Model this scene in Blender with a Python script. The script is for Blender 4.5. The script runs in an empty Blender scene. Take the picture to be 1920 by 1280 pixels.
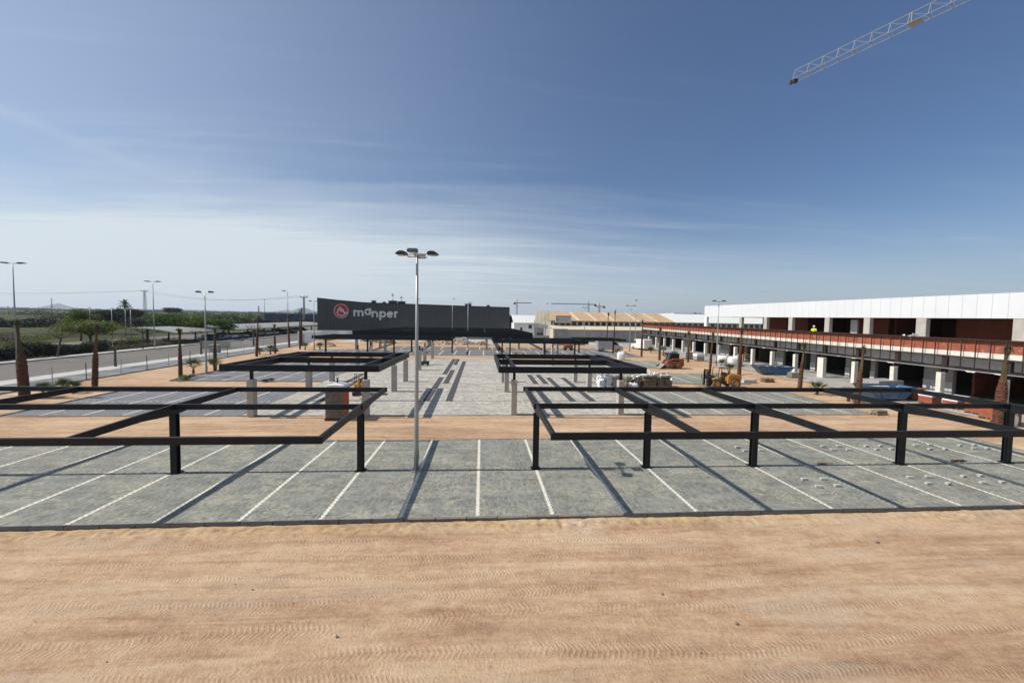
import bpy, bmesh, math, random
import numpy as np
from mathutils import Vector, Matrix
R = math.radians
C = bpy.context.scene.collection
scene = bpy.context.scene
random.seed(7)

# ------------------------------------------------------------------ camera
cam_data = bpy.data.cameras.new("camera"); cam = bpy.data.objects.new("camera", cam_data); C.objects.link(cam)
right = Vector((0.9970169599914827, -0.0755089679282902, 0.01598678365859485))
up = Vector((-0.01223248005467032, 0.04992335843154244, 0.9986781386986638))
fwd = Vector((0.07620726947643752, 0.9958945998675363, -0.04885077311185005))
cam.matrix_world = Matrix(((right.x, up.x, -fwd.x, 0.0), (right.y, up.y, -fwd.y, 0.0), (right.z, up.z, -fwd.z, 6.393), (0, 0, 0, 1)))
cam_data.sensor_width = 36.0; cam_data.lens = 743.14 / 1920 * 36.0
cam_data.clip_start = 0.1; cam_data.clip_end = 20000
scene.camera = cam

# ------------------------------------------------------------------ light
SUN_EL, SUN_AZ = 45.5, -89.0            # sun stands to the left of the lot
sun_dir = Vector((math.sin(R(SUN_AZ)) * math.cos(R(SUN_EL)), math.cos(R(SUN_AZ)) * math.cos(R(SUN_EL)), math.sin(R(SUN_EL))))
sl = bpy.data.lights.new("sun", 'SUN'); sl.energy = 4.9; sl.angle = R(0.53); sl.color = (1.0, 0.95, 0.87)
so = bpy.data.objects.new("sun", sl); C.objects.link(so)
so.rotation_euler = (-sun_dir).to_track_quat('-Z', 'Y').to_euler()
world = bpy.data.worlds.new("World"); scene.world = world; world.use_nodes = True
wt = world.node_tree; wt.nodes.clear()
def wn(t, **kw):
    n = wt.nodes.new(t)
    for k, v in kw.items(): setattr(n, k, v)
    return n
def wl(a, b): wt.links.new(a, b)
def wmath(op, a, b=None, c=None, clamp=False):
    n = wn('ShaderNodeMath', operation=op); n.use_clamp = clamp
    for i, v in enumerate((a, b, c)):
        if v is None: continue
        if hasattr(v, 'is_output'): wl(v, n.inputs[i])
        else: n.inputs[i].default_value = v
    return n.outputs[0]
sky = wn('ShaderNodeTexSky', sky_type='NISHITA'); sky.sun_disc = False
sky.sun_elevation = R(SUN_EL); sky.sun_rotation = R(SUN_AZ)
sky.altitude = 0; sky.air_density = 1.0; sky.dust_density = 1.2; sky.ozone_density = 2.0
tc = wn('ShaderNodeTexCoord'); sep = wn('ShaderNodeSeparateXYZ'); wl(tc.outputs['Generated'], sep.inputs[0])
dx, dy, dz = sep.outputs
def wnoise(scale, sx, sy, sz, detail=6, rough=0.6, rot=(0, 0, 0), dist=0.0):
    m = wn('ShaderNodeMapping'); m.inputs['Scale'].default_value = (sx, sy, sz); m.inputs['Rotation'].default_value = rot
    wl(tc.outputs['Generated'], m.inputs[0])
    n = wn('ShaderNodeTexNoise'); n.inputs['Scale'].default_value = scale; n.inputs['Detail'].default_value = detail
    n.inputs['Roughness'].default_value = rough; n.inputs['Distortion'].default_value = dist
    wl(m.outputs[0], n.inputs['Vector']); return n.outputs[0]
# cirrus: noise laid on a high flat layer, so its streaks run off in perspective towards the horizon
zz = wmath('ADD', wmath('MAXIMUM', dz, 0.0), 0.06)
cu = wmath('DIVIDE', dx, zz); cv = wmath('DIVIDE', dy, zz)
cxyz = wn('ShaderNodeCombineXYZ'); wl(cu, cxyz.inputs[0]); wl(cv, cxyz.inputs[1])
def wnoise(scale, sx, sy, rz, loc=(0, 0, 0), detail=7, rough=0.6, dist=0.4):
    m = wn('ShaderNodeMapping'); m.inputs['Scale'].default_value = (sx, sy, 1); m.inputs['Rotation'].default_value = (0, 0, R(rz)); m.inputs['Location'].default_value = loc
    wl(cxyz.outputs[0], m.inputs[0]); n = wn('ShaderNodeTexNoise'); n.inputs['Scale'].default_value = scale; n.inputs['Detail'].default_value = detail
    n.inputs['Roughness'].default_value = rough; n.inputs['Distortion'].default_value = dist; wl(m.outputs[0], n.inputs['Vector']); return n.outputs[0]
streak = wnoise(1.0, 0.22, 1.5, 6, (2, 1, 0), 8, 0.62, 0.7)
fine = wnoise(2.2, 0.2, 1.6, -14, (5, 3, 0), 9, 0.68, 0.9)
broad = wnoise(0.45, 0.6, 1.3, 4, (1, 4, 0), 5, 0.55, 0.3)
v_ = wmath('ADD', cv, wmath('MULTIPLY', cu, -0.10))
v_ = wmath('ADD', v_, wmath('MULTIPLY_ADD', streak, 2.2, -1.1))
v_ = wmath('ADD', v_, wmath('MULTIPLY_ADD', broad, 1.6, -0.8))
sheet = wmath('SMOOTH_MIN', wmath('MAXIMUM', wmath('MULTIPLY_ADD', v_, 0.50, -1.16), 0.0), 1.0, 0.25)
side = wmath('MULTIPLY_ADD', wmath('SMOOTH_MIN', wmath('MULTIPLY_ADD', dx, 1.0, 0.35), 1.0, 0.4), -0.85, 1.0, clamp=True)
sheet = wmath('MULTIPLY', sheet, wmath('MULTIPLY_ADD', side, 0.80, 0.10))
sheet = wmath('MULTIPLY', sheet, wmath('MULTIPLY_ADD', fine, 1.3, 0.34))
wisps = wmath('MULTIPLY', wmath('MAXIMUM', wmath('MULTIPLY_ADD', fine, 2.2, -1.12), 0.0), wmath('MAXIMUM', wmath('MULTIPLY_ADD', broad, 2.4, -0.95), 0.0))
wisps = wmath('MULTIPLY', wisps, wmath('MULTIPLY_ADD', dz, -1.5, 1.0, clamp=True))
veil = wmath('MULTIPLY', wmath('SMOOTH_MAX', wmath('MULTIPLY_ADD', dx, -0.55, 0.06), 0.0, 0.5), wmath('MULTIPLY_ADD', broad, 0.7, 0.2))
amt = wmath('ADD', wmath('ADD', sheet, wisps), veil, clamp=True)
low = wmath('MULTIPLY', wmath('POWER', wmath('MULTIPLY_ADD', dz, -3.2, 1.0, clamp=True), 2.0), 0.42)   # pale air low over the horizon all round
amt = wmath('MAXIMUM', amt, wmath('ADD', wmath('MULTIPLY', amt, 0.6), low))
back = wmath('MULTIPLY', wmath('MULTIPLY_ADD', dy, -2.0, 0.2, clamp=True), 0.35)   # unseen whitening added behind the viewer to make the blue fill light neutral
amt = wmath('MINIMUM', wmath('MAXIMUM', amt, back), 0.92)
tr = wmath('ABSOLUTE', wmath('SUBTRACT', dz, wmath('MULTIPLY_ADD', dx, -0.37, 0.037)))
trail = wmath('MULTIPLY', wmath('MAXIMUM', wmath('SUBTRACT', 1.0, wmath('MULTIPLY', tr, 70.0)), 0.0), wmath('MULTIPLY_ADD', dx, -3.0, -1.5, clamp=True))
amt = wmath('ADD', amt, wmath('MULTIPLY', trail, 0.16), clamp=True)
tint = wn('ShaderNodeMix', data_type='RGBA', blend_type='MULTIPLY'); tint.inputs['Factor'].default_value = 1.0
wl(sky.outputs[0], tint.inputs['A']); tint.inputs['B'].default_value = (0.65, 0.78, 0.94, 1)
mix = wn('ShaderNodeMix', data_type='RGBA'); wl(amt, mix.inputs['Factor']); wl(tint.outputs['Result'], mix.inputs['A'])
mix.inputs['B'].default_value = (6.9, 7.6, 8.0, 1)
bg = wn('ShaderNodeBackground'); wl(mix.outputs['Result'], bg.inputs['Color']); bg.inputs['Strength'].default_value = 0.1
wo = wn('ShaderNodeOutputWorld'); wl(bg.outputs[0], wo.inputs['Surface'])
scene.view_settings.view_transform = 'Standard'; scene.view_settings.look = 'None'
scene.view_settings.exposure = 0.06; scene.view_settings.gamma = 1.0

# ------------------------------------------------------------------ helpers
S_RISE = 0.0148
def gz(y): return S_RISE * max(0.0, y - 27.0)

class MB:
    """collects faces; build() links them as one mesh object"""
    def __init__(s): s.v = []; s.f = []
    def add(s, vs, fs):
        o = len(s.v); s.v += [tuple(v) for v in vs]; s.f += [tuple(i + o for i in f) for f in fs]; return s
    def box(s, x0, x1, y0, y1, z0, z1, m=None):
        vs = [(x, y, z) for z in (z0, z1) for y in (y0, y1) for x in (x0, x1)]
        if m is not None: vs = [m @ Vector(v) for v in vs]
        return s.add(vs, [(0, 2, 3, 1), (4, 5, 7, 6), (0, 1, 5, 4), (2, 6, 7, 3), (0, 4, 6, 2), (1, 3, 7, 5)])
    def cbox(s, cx, cy, cz, sx, sy, sz, m=None):
        return s.box(cx - sx / 2, cx + sx / 2, cy - sy / 2, cy + sy / 2, cz - sz / 2, cz + sz / 2, m)
    def tube(s, pts, rad, n=8, caps=True):
        pts = [Vector(p) for p in pts]
        if not isinstance(rad, (list, tuple)): rad = [rad] * len(pts)
        rings = []; o = len(s.v); prev = None
        for i, p in enumerate(pts):
            a = pts[max(i - 1, 0)]; b = pts[min(i + 1, len(pts) - 1)]; d = (b - a).normalized()
            if prev is None:
                ref = Vector((0, 0, 1)) if abs(d.z) < 0.9 else Vector((1, 0, 0)); u = d.cross(ref).normalized()
            else: u = (prev - d * prev.dot(d)).normalized()
            prev = u; w = d.cross(u)
            for k in range(n):
                t = 2 * math.pi * k / n; s.v.append(tuple(p + (u * math.cos(t) + w * math.sin(t)) * rad[i]))
        for i in range(len(pts) - 1):
            for k in range(n):
                a = o + i * n + k; b = o + i * n + (k + 1) % n; s.f.append((a, b, b + n, a + n))
        if caps:
            s.f.append(tuple(o + k for k in range(n))[::-1]); s.f.append(tuple(o + (len(pts) - 1) * n + k for k in range(n)))
        return s
    def cyl(s, x, y, z0, z1, r0, r1=None, n=12):
        return s.tube([(x, y, z0), (x, y, z1)], [r0, r1 if r1 is not None else r0], n)
    def prism(s, poly, axis, a, b):
        """poly = 2D outline; axis = direction it is swept along ('x': poly is y,z; 'y': x,z; 'z': x,y)"""
        def P(u, v, t): return {'x': (t, u, v), 'y': (u, t, v), 'z': (u, v, t)}[axis]
        n = len(poly); vs = [P(u, v, a) for u, v in poly] + [P(u, v, b) for u, v in poly]
        fs = [tuple(range(n))[::-1], tuple(range(n, 2 * n))] + [(i, (i + 1) % n, n + (i + 1) % n, n + i) for i in range(n)]
        return s.add(vs, fs)
    def wheel(s, x, y, z, r, w, n=18, axis='y', inner=0.0):
        ring = []
        for t in range(n):
            a = 2 * math.pi * t / n; ring.append((math.cos(a), math.sin(a)))
        prof = [(-w / 2, inner), (-w / 2, r * 0.9), (-w * 0.36, r), (w * 0.36, r), (w / 2, r * 0.9), (w / 2, inner)]
        o = len(s.v)
        for (h, q) in prof:
            for c, d in ring:
                s.v.append((x + q * c, y + h, z + q * d) if axis == 'y' else (x + h, y + q * c, z + q * d))
        for i in range(len(prof) - 1):
            for k in range(n):
                a = o + i * n + k; b = o + i * n + (k + 1) % n; s.f.append((a, b, b + n, a + n))
        s.f.append(tuple(o + k for k in range(n))); s.f.append(tuple(o + (len(prof) - 1) * n + k for k in range(n)))
        return s
    def leaves(s, c, r, n, size, rng, flat=0.35, shell=0.45, clump=0):
        cs = None
        if clump:
            cs = []
            for _ in range(clump):
                th = rng.uniform(0, 2 * math.pi); zz = rng.uniform(-0.75, 1); q = math.sqrt(max(0, 1 - zz * zz)); rr = rng.uniform(0.35, 0.85)
                cs.append((rr * q * math.cos(th), rr * q * math.sin(th), rr * zz))
        for _ in range(n):
            if cs:
                b = cs[rng.randrange(len(cs))]; g = [rng.gauss(0, 0.17) for _ in range(3)]
                p = Vector((c[0] + r[0] * (b[0] + g[0]), c[1] + r[1] * (b[1] + g[1]), c[2] + r[2] * (b[2] + g[2])))
            else:
                th = rng.uniform(0, 2 * math.pi); zz = rng.uniform(-1, 1); q = math.sqrt(1 - zz * zz); rr = rng.uniform(shell, 1.05)
                p = Vector((c[0] + r[0] * rr * q * math.cos(th), c[1] + r[1] * rr * q * math.sin(th), c[2] + r[2] * rr * zz))
            u = Vector((rng.gauss(0, 1), rng.gauss(0, 1), rng.gauss(0, flat))).normalized()
            w = u.cross(Vector((rng.gauss(0, 1), rng.gauss(0, 1), rng.gauss(0, 1)))).normalized()
            h = size * rng.uniform(0.6, 1.4)
            s.add([p - u * h, p - w * h * 0.55, p + u * h, p + w * h * 0.55], [(0, 1, 2, 3)])
        return s
    def build(s, name, m, parent=None, smooth=False, bevel=0.0):
        me = bpy.data.meshes.new(name); me.from_pydata(s.v, [], s.f); me.materials.append(m)
        if smooth: me.polygons.foreach_set('use_smooth', [True] * len(me.polygons))
        me.update(); o = bpy.data.objects.new(name, me); C.objects.link(o)
        if parent is not None: o.parent = parent
        if bevel:
            b = o.modifiers.new('bevel', 'BEVEL'); b.width = bevel; b.segments = 2; b.limit_method = 'ANGLE'
        return o

def tag(o, label=None, cat=None, group=None, kind=None):
    if label: o['label'] = label
    if cat: o['category'] = cat
    if group: o['group'] = group
    if kind: o['kind'] = kind
    return o
def thing(name, label, cat, loc=(0, 0, 0), rz=0.0, group=None):
    o = bpy.data.objects.new(name, None); C.objects.link(o); o.location = loc; o.rotation_euler = (0, 0, rz)
    o.empty_display_size = 0.2
    return tag(o, label, cat, group)
def kids(o): return [c for c in bpy.data.objects if c.parent == o]
def dup(root, loc, rz=0.0, label=None, group=None, scale=None):
    r = root.copy(); C.objects.link(r); r.location = loc; r.rotation_euler = (0, 0, rz)
    if scale: r.scale = scale if isinstance(scale, tuple) else (scale,) * 3
    if label: r['label'] = label
    if group: r['group'] = group
    for ch in kids(root):
        c = ch.copy(); C.objects.link(c); c.parent = r
        for g in kids(ch):
            d = g.copy(); C.objects.link(d); d.parent = c
    return r

# ------------------------------------------------------------------ materials
class NT:
    def __init__(s, name):
        s.m = bpy.data.materials.new(name); s.m.use_nodes = True; s.t = s.m.node_tree; s.b = s.t.nodes['Principled BSDF']
        s.tc = s.t.nodes.new('ShaderNodeTexCoord')
    def n(s, t, **kw):
        x = s.t.nodes.new(t)
        for k, v in kw.items(): setattr(x, k, v)
        return x
    def set(s, sock, v):
        if hasattr(v, 'is_output'): s.t.links.new(v, sock)
        else: sock.default_value = v
    def math(s, op, a, b=None, c=None, clamp=False):
        x = s.n('ShaderNodeMath', operation=op); x.use_clamp = clamp
        for i, v in enumerate((a, b, c)):
            if v is not None: s.set(x.inputs[i], v)
        return x.outputs[0]
    def vec(s, scale=(1, 1, 1), rot=(0, 0, 0), loc=(0, 0, 0), src=None):
        x = s.n('ShaderNodeMapping'); x.inputs['Scale'].default_value = scale; x.inputs['Rotation'].default_value = rot
        x.inputs['Location'].default_value = loc; s.set(x.inputs[0], src if src is not None else s.tc.outputs['Object']); return x.outputs[0]
    def noise(s, scale, vec=None, detail=4, rough=0.55, dist=0.0, out=0):
        x = s.n('ShaderNodeTexNoise'); x.inputs['Scale'].default_value = scale; x.inputs['Detail'].default_value = detail
        x.inputs['Roughness'].default_value = rough; x.inputs['Distortion'].default_value = dist
        s.set(x.inputs['Vector'], vec if vec is not None else s.tc.outputs['Object']); return x.outputs[out]
    def vor(s, scale, vec=None, out='Distance', feature='F1'):
        x = s.n('ShaderNodeTexVoronoi', feature=feature); x.inputs['Scale'].default_value = scale
        s.set(x.inputs['Vector'], vec if vec is not None else s.tc.outputs['Object']); return x.outputs[out]
    def ramp(s, fac, stops):
        x = s.n('ShaderNodeValToRGB'); e = x.color_ramp.elements
        while len(e) > 1: e.remove(e[-1])
        e[0].position = stops[0][0]; e[0].color = (*stops[0][1], 1)
        for p, c in stops[1:]:
            k = e.new(p); k.color = (*c, 1)
        s.set(x.inputs[0], fac); return x.outputs[0]
    def mix(s, f, a, b, blend='MIX'):
        x = s.n('ShaderNodeMix', data_type='RGBA', blend_type=blend)
        s.set(x.inputs['Factor'], f)
        for k, v in (('A', a), ('B', b)):
            s.set(x.inputs[k], (*v, 1) if isinstance(v, tuple) and len(v) == 3 else v)
        return x.outputs['Result']
    def step(s, v, lo, hi):
        return s.math('MULTIPLY_ADD', v, 1.0 / (hi - lo), -lo / (hi - lo), clamp=True)
    def bump(s, h, strength=0.5, dist=0.02, nrm=None):
        x = s.n('ShaderNodeBump'); x.inputs['Strength'].default_value = strength; x.inputs['Distance'].default_value = dist
        s.set(x.inputs['Height'], h)
        if nrm is not None: s.set(x.inputs['Normal'], nrm)
        s.set(s.b.inputs['Normal'], x.outputs[0]); return x.outputs[0]
    def done(s, col=None, rough=0.8, metal=0.0, spec=0.5):
        if col is not None: s.set(s.b.inputs['Base Color'], (*col, 1) if isinstance(col, tuple) and len(col) == 3 else col)
        s.set(s.b.inputs['Roughness'], rough); s.set(s.b.inputs['Metallic'], metal); s.b.inputs['Specular IOR Level'].default_value = spec
        return s.m

def basic(name, col, rough=0.8, var=0.2, scale=2.0, metal=0.0, spec=0.5, bump=0.0, bscale=20.0, stretch=(1, 1, 1), dirt=None, damt=0.0):
    n = NT(name); v = n.vec(stretch)
    f = n.noise(scale, v, 6, 0.6)
    lo = tuple(c * (1 - var) for c in col); hi = tuple(min(1, c * (1 + var)) for c in col)
    c = n.ramp(f, [(0.3, lo), (0.7, hi)])
    if dirt: c = n.mix(n.math('MULTIPLY', n.step(n.noise(scale * 0.7, n.vec(stretch, loc=(3, 7, 1)), 5, 0.65), 0.45, 0.7), damt), c, dirt)
    r = n.math('MULTIPLY_ADD', f, 0.2, rough - 0.1)
    if bump: n.bump(n.noise(bscale, v, 4, 0.6), bump, 0.01)
    return n.done(c, r, metal, spec)

MT = {}
MT['steel_dark'] = basic('dark_painted_steel', (0.0065, 0.0078, 0.0105), 0.5, 0.25, 3, spec=0.3, dirt=(0.03, 0.028, 0.026), damt=0.2)
MT['concrete'] = basic('precast_concrete', (0.42, 0.39, 0.35), 0.9, 0.10, 1.5, bump=0.2, bscale=40, dirt=(0.25, 0.2, 0.16), damt=0.35)
MT['concrete_white'] = basic('white_concrete', (0.68, 0.65, 0.58), 0.88, 0.07, 2.0, bump=0.15, bscale=40, dirt=(0.36, 0.31, 0.25), damt=0.35)
MT['concrete_grey'] = basic('grey_render', (0.30, 0.29, 0.28), 0.9, 0.12, 1.2, bump=0.15, bscale=30, dirt=(0.2, 0.19, 0.18), damt=0.4)
MT['block_light'] = basic('pale_block', (0.45, 0.44, 0.43), 0.9, 0.1, 2.0)
MT['kerb'] = basic('kerb_concrete', (0.17, 0.155, 0.14), 0.9, 0.2, 4, bump=0.3, bscale=30, dirt=(0.30, 0.2, 0.13), damt=0.5)
MT['galv'] = basic('galvanised_steel', (0.36, 0.37, 0.37), 0.5, 0.12, 3, metal=0.6, stretch=(1, 1, 0.3))
MT['lamp_dark'] = basic('lamp_housing', (0.02, 0.022, 0.024), 0.4, 0.2, 5)
MT['lamp_glass'] = basic('lamp_glass', (0.7, 0.7, 0.68), 0.15, 0.05, 5)
MT['white_panel'] = basic('white_cladding', (0.80, 0.82, 0.83), 0.5, 0.03, 0.6)
MT['rust'] = basic('primer_steel', (0.028, 0.015, 0.012), 0.75, 0.3, 3)
MT['white'] = basic('white_paint', (0.75, 0.75, 0.74), 0.5, 0.05, 2, dirt=(0.5, 0.47, 0.42), damt=0.3)
MT['plastic_white'] = basic('bulk_bag_fabric', (0.72, 0.72, 0.72), 0.75, 0.08, 5, bump=0.5, bscale=12)
MT['glass'] = basic('dark_glass', (0.02, 0.024, 0.028), 0.08, 0.1, 3, spec=0.8)
MT['rubber'] = basic('tyre_rubber', (0.02, 0.019, 0.018), 0.9, 0.3, 8, dirt=(0.16, 0.11, 0.07), damt=0.8)
MT['mud_rubber'] = basic('muddy_tyre', (0.10, 0.072, 0.05), 0.95, 0.4, 6)
MT['rim'] = basic('rim_steel', (0.3, 0.28, 0.24), 0.5, 0.2, 6)
MT['yellow'] = basic('machine_yellow', (0.50, 0.22, 0.028), 0.5, 0.15, 4, dirt=(0.2, 0.12, 0.06), damt=0.6)
MT['orange'] = basic('machine_orange', (0.35, 0.085, 0.02), 0.5, 0.2, 4, dirt=(0.2, 0.12, 0.07), damt=0.7)
MT['black_metal'] = basic('black_machinery', (0.018, 0.018, 0.018), 0.6, 0.3, 5, dirt=(0.10, 0.08, 0.06), damt=0.5)
MT['blue'] = basic('skip_blue', (0.03, 0.12, 0.24), 0.6, 0.15, 2, dirt=(0.13, 0.17, 0.2), damt=0.7)
MT['navy'] = basic('skip_navy', (0.015, 0.035, 0.08), 0.6, 0.2, 2)
MT['red_sign'] = basic('red_sign', (0.42, 0.012, 0.03), 0.5, 0.05, 2)
MT['letter'] = basic('letter_grey_white', (0.56, 0.56, 0.58), 0.5, 0.04, 2)
MT['pink'] = basic('pink_rim', (0.62, 0.33, 0.36), 0.5, 0.04, 2)
MT['bark'] = basic('tree_bark', (0.105, 0.083, 0.066), 0.95, 0.3, 5, bump=0.6, bscale=14, stretch=(1, 1, 0.3))
MT['palm_bark'] = basic('palm_trunk_bark', (0.095, 0.040, 0.021), 0.95, 0.5, 7, bump=0.8, bscale=16)
MT['dry_frond'] = basic('dry_fronds', (0.105, 0.062, 0.027), 0.85, 0.4, 5)
MT['cream'] = basic('cream_wall', (0.50, 0.46, 0.36), 0.85, 0.1, 0.5, dirt=(0.36, 0.3, 0.2), damt=0.4)
MT['wood'] = basic('weathered_wood', (0.26, 0.17, 0.09), 0.85, 0.3, 6, stretch=(0.3, 1, 1))
MT['bronze_bags'] = basic('pallet_sacks', (0.15, 0.12, 0.08), 0.85, 0.35, 3, bump=0.5, bscale=8)
MT['pale_bags'] = basic('pale_wrapped_sacks', (0.42, 0.36, 0.33), 0.7, 0.25, 4, bump=0.5, bscale=8)
MT['skin'] = basic('skin', (0.42, 0.24, 0.16), 0.6, 0.05, 8)
MT['hivis'] = basic('hi_vis_cloth', (0.62, 0.78, 0.05), 0.7, 0.1, 8)
MT['dark_cloth'] = basic('dark_cloth', (0.03, 0.035, 0.05), 0.9, 0.2, 8)
MT['toilet_grey'] = basic('toilet_grey_plastic', (0.115, 0.10, 0.085), 0.6, 0.15, 3, dirt=(0.2, 0.15, 0.11), damt=0.5)
MT['toilet_orange'] = basic('toilet_orange_plastic', (0.42, 0.075, 0.02), 0.6, 0.1, 3)
MT['green_box'] = basic('green_crate', (0.05, 0.12, 0.06), 0.7, 0.2, 3)
MT['grey_roof'] = basic('grey_sheet_roof', (0.26, 0.27, 0.25), 0.7, 0.15, 0.6, stretch=(1, 0.3, 1))
MT['charcoal'] = basic('charcoal_bands', (0.058, 0.058, 0.062), 0.9, 0.2, 6)
MT['mountain'] = basic('far_mountain', (0.10, 0.11, 0.09), 1.0, 0.2, 0.002)

def leafmat(name, a, b, scale=1.2):
    n = NT(name); f = n.noise(scale, None, 5, 0.7); g = n.noise(scale * 9, None, 2, 0.5)
    c = n.ramp(n.math('MULTIPLY_ADD', g, 0.4, n.math('MULTIPLY', f, 0.7)), [(0.35, a), (0.72, b)])
    m = n.done(c, 0.65, 0, 0.3)
    tr = n.n('ShaderNodeBsdfTranslucent'); n.set(tr.inputs[0], c); ms = n.n('ShaderNodeMixShader'); ms.inputs[0].default_value = 0.25
    out = [x for x in n.t.nodes if x.type == 'OUTPUT_MATERIAL'][0]
    n.t.links.new(n.b.outputs[0], ms.inputs[1]); n.t.links.new(tr.outputs[0], ms.inputs[2]); n.t.links.new(ms.outputs[0], out.inputs['Surface'])
    return m
MT['leaf'] = leafmat('tree_leaves', (0.03, 0.06, 0.01), (0.11, 0.17, 0.03))
MT['leaf_yellow'] = leafmat('spring_leaves', (0.055, 0.085, 0.012), (0.19, 0.23, 0.04))
MT['leaf_dark'] = leafmat('hedge_leaves', (0.006, 0.011, 0.005), (0.022, 0.032, 0.011))
MT['leaf_dry'] = leafmat('dry_scrub', (0.06, 0.055, 0.03), (0.17, 0.14, 0.08))
MT['palm_leaf'] = leafmat('palm_leaves', (0.025, 0.045, 0.012), (0.09, 0.12, 0.035), 3)
MT['twig'] = basic('brown_twigs', (0.10, 0.06, 0.04), 0.95, 0.3, 5)

def dirt_mat():
    n = NT('site_dirt'); O = n.tc.outputs['Object']; sp = n.n('ShaderNodeSeparateXYZ'); n.set(sp.inputs[0], O); X, Y, Z = sp.outputs
    big = n.noise(0.25, n.vec((0.45, 1, 1)), 6, 0.65)
    streak = n.noise(0.9, n.vec((0.13, 1.5, 1), rot=(0, 0, R(2))), 8, 0.68, 1.1)
    fine = n.noise(9, None, 6, 0.7); grit = n.noise(55, None, 3, 0.6)
    f = n.math('ADD', n.math('MULTIPLY', streak, 0.55), n.math('MULTIPLY', big, 0.45))
    f = n.math('ADD', f, n.math('MULTIPLY_ADD', fine, 0.24, -0.12))
    f = n.math('ADD', f, n.math('MULTIPLY_ADD', n.noise(2.6, n.vec((.6, 1.1, 1), loc=(3, 3, 3)), 5, 0.7), 0.26, -0.13))
    c = n.ramp(f, [(0.35, (0.28, 0.155, 0.088)), (0.45, (0.42, 0.262, 0.155)), (0.54, (0.53, 0.36, 0.225)), (0.66, (0.62, 0.46, 0.305))])
    c = n.mix(n.math('MULTIPLY', n.step(n.noise(0.5, n.vec((0.3, 1.4, 1), loc=(9, 2, 0)), 6, 0.65), 0.54, 0.68), 0.6), c, (0.42, 0.35, 0.27))
    c = n.mix(n.math('MULTIPLY', n.step(n.noise(0.9, n.vec((0.35, 1.0, 1), loc=(1, 5, 0)), 7, 0.75), 0.55, 0.68), 0.5), c, (0.27, 0.17, 0.115))
    c = n.mix(n.math('MULTIPLY', n.step(grit, 0.57, 0.70), 0.45), c, (0.19, 0.12, 0.08))
    c = n.mix(n.math('MULTIPLY', n.step(n.noise(13, None, 6, 0.78), 0.55, 0.68), 0.40), c, (0.26, 0.165, 0.105))
    c = n.mix(n.math('MULTIPLY', n.step(n.noise(17, n.vec(loc=(5, 1, 2)), 6, 0.78), 0.55, 0.70), 0.40), c, (0.62, 0.49, 0.35))
    c = n.mix(n.math('MULTIPLY', n.step(n.noise(70, n.vec(loc=(4, 4, 4)), 2, 0.5), 0.62, 0.7), 0.5), c, (0.68, 0.55, 0.42))
    # tyre tracks: bands along X that wander a little, filled with chevron treads
    wob = n.math('MULTIPLY', n.math('SUBTRACT', n.noise(0.09, n.vec((1, 0.35, 1)), 2, 0.5), 0.5), 5.0)
    Yw = n.math('ADD', Y, wob)
    band = n.math('SINE', n.math('MULTIPLY', Yw, 2 * math.pi / 0.74))
    band = n.step(band, -0.5, 0.3)
    wobx = n.math('ADD', n.math('MULTIPLY', n.noise(0.5, None, 2, 0.5), 0.22), n.math('MULTIPLY', n.noise(9.0, None, 2, 0.5), 0.02))
    def treads(wid, per, slant, seed):
        chev = n.math('ABSOLUTE', n.math('SUBTRACT', n.math('FRACT', n.math('MULTIPLY', Yw, 1.0 / wid)), 0.5))
        u = n.math('ADD', n.math('ADD', X, n.math('MULTIPLY', chev, slant)), wobx)
        s_ = n.math('SINE', n.math('MULTIPLY', u, 2 * math.pi / per))
        p_ = n.step(n.noise(0.42, n.vec((0.55, 1.9, 1), loc=(seed, 2, seed)), 5, 0.65), 0.44, 0.60)
        return n.math('MULTIPLY', n.step(s_, -0.5, 0.8), p_)
    tr = n.math('MAXIMUM', n.math('MULTIPLY', treads(0.40, 0.105, 0.11, 2.0), band), n.math('MULTIPLY', treads(0.27, 0.075, 0.07, 7.0), 0.8))
    tr = n.math('MULTIPLY', tr, n.math('MULTIPLY', n.math('MULTIPLY_ADD', n.noise(7.0, None, 3, 0.6), 2.4, -0.7, clamp=True), n.step(n.noise(1.6, n.vec((.7, 1.6, 1), loc=(4, 9, 1)), 4, 0.65), 0.40, 0.55)))
    # single clear wheel tracks, each with its own line, width and lug spacing
    tk = None
    for i_, (y0, sl, wd, per) in enumerate(((11.55, 0.004, .16, .13), (10.75, 0.012, .17, .13), (9.95, -0.010, .15, .11), (9.15, -0.004, .16, .12), (8.35, 0.022, .18, .14), (7.35, 0.018, .17, .14), (6.75, -0.015, .15, .12), (24.6, 0.002, .2, .16), (23.2, 0.004, .2, .16), (22.3, -0.006, .18, .14))):
        path = n.math('ADD', n.math('MULTIPLY_ADD', X, sl, y0), n.math('MULTIPLY_ADD', n.noise(0.11, n.vec((1, 0.02, 1), loc=(i_ * 3.1, 0, 0)), 2, 0.5), 2.0, -1.0))
        d_ = n.math('SUBTRACT', Y, path); ad = n.math('ABSOLUTE', d_)
        inside = n.math('SUBTRACT', 1.0, n.step(ad, wd * .85, wd * 1.1))
        lug = n.math('SINE', n.math('MULTIPLY', n.math('ADD', X, n.math('MULTIPLY', ad, 0.5)), 2 * math.pi / (per * 0.8)))
        fade = n.step(n.noise(0.30, n.vec((1, .3, 1), loc=(i_ * 5.7, 4, 0)), 4, 0.65), 0.40, 0.56)
        v = n.math('MULTIPLY', n.math('MULTIPLY', inside, n.math('MULTIPLY_ADD', n.step(lug, -0.3, 0.6), 1.0, -0.55)), fade)
        tk = v if tk is None else n.math('ADD', tk, v)
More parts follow.
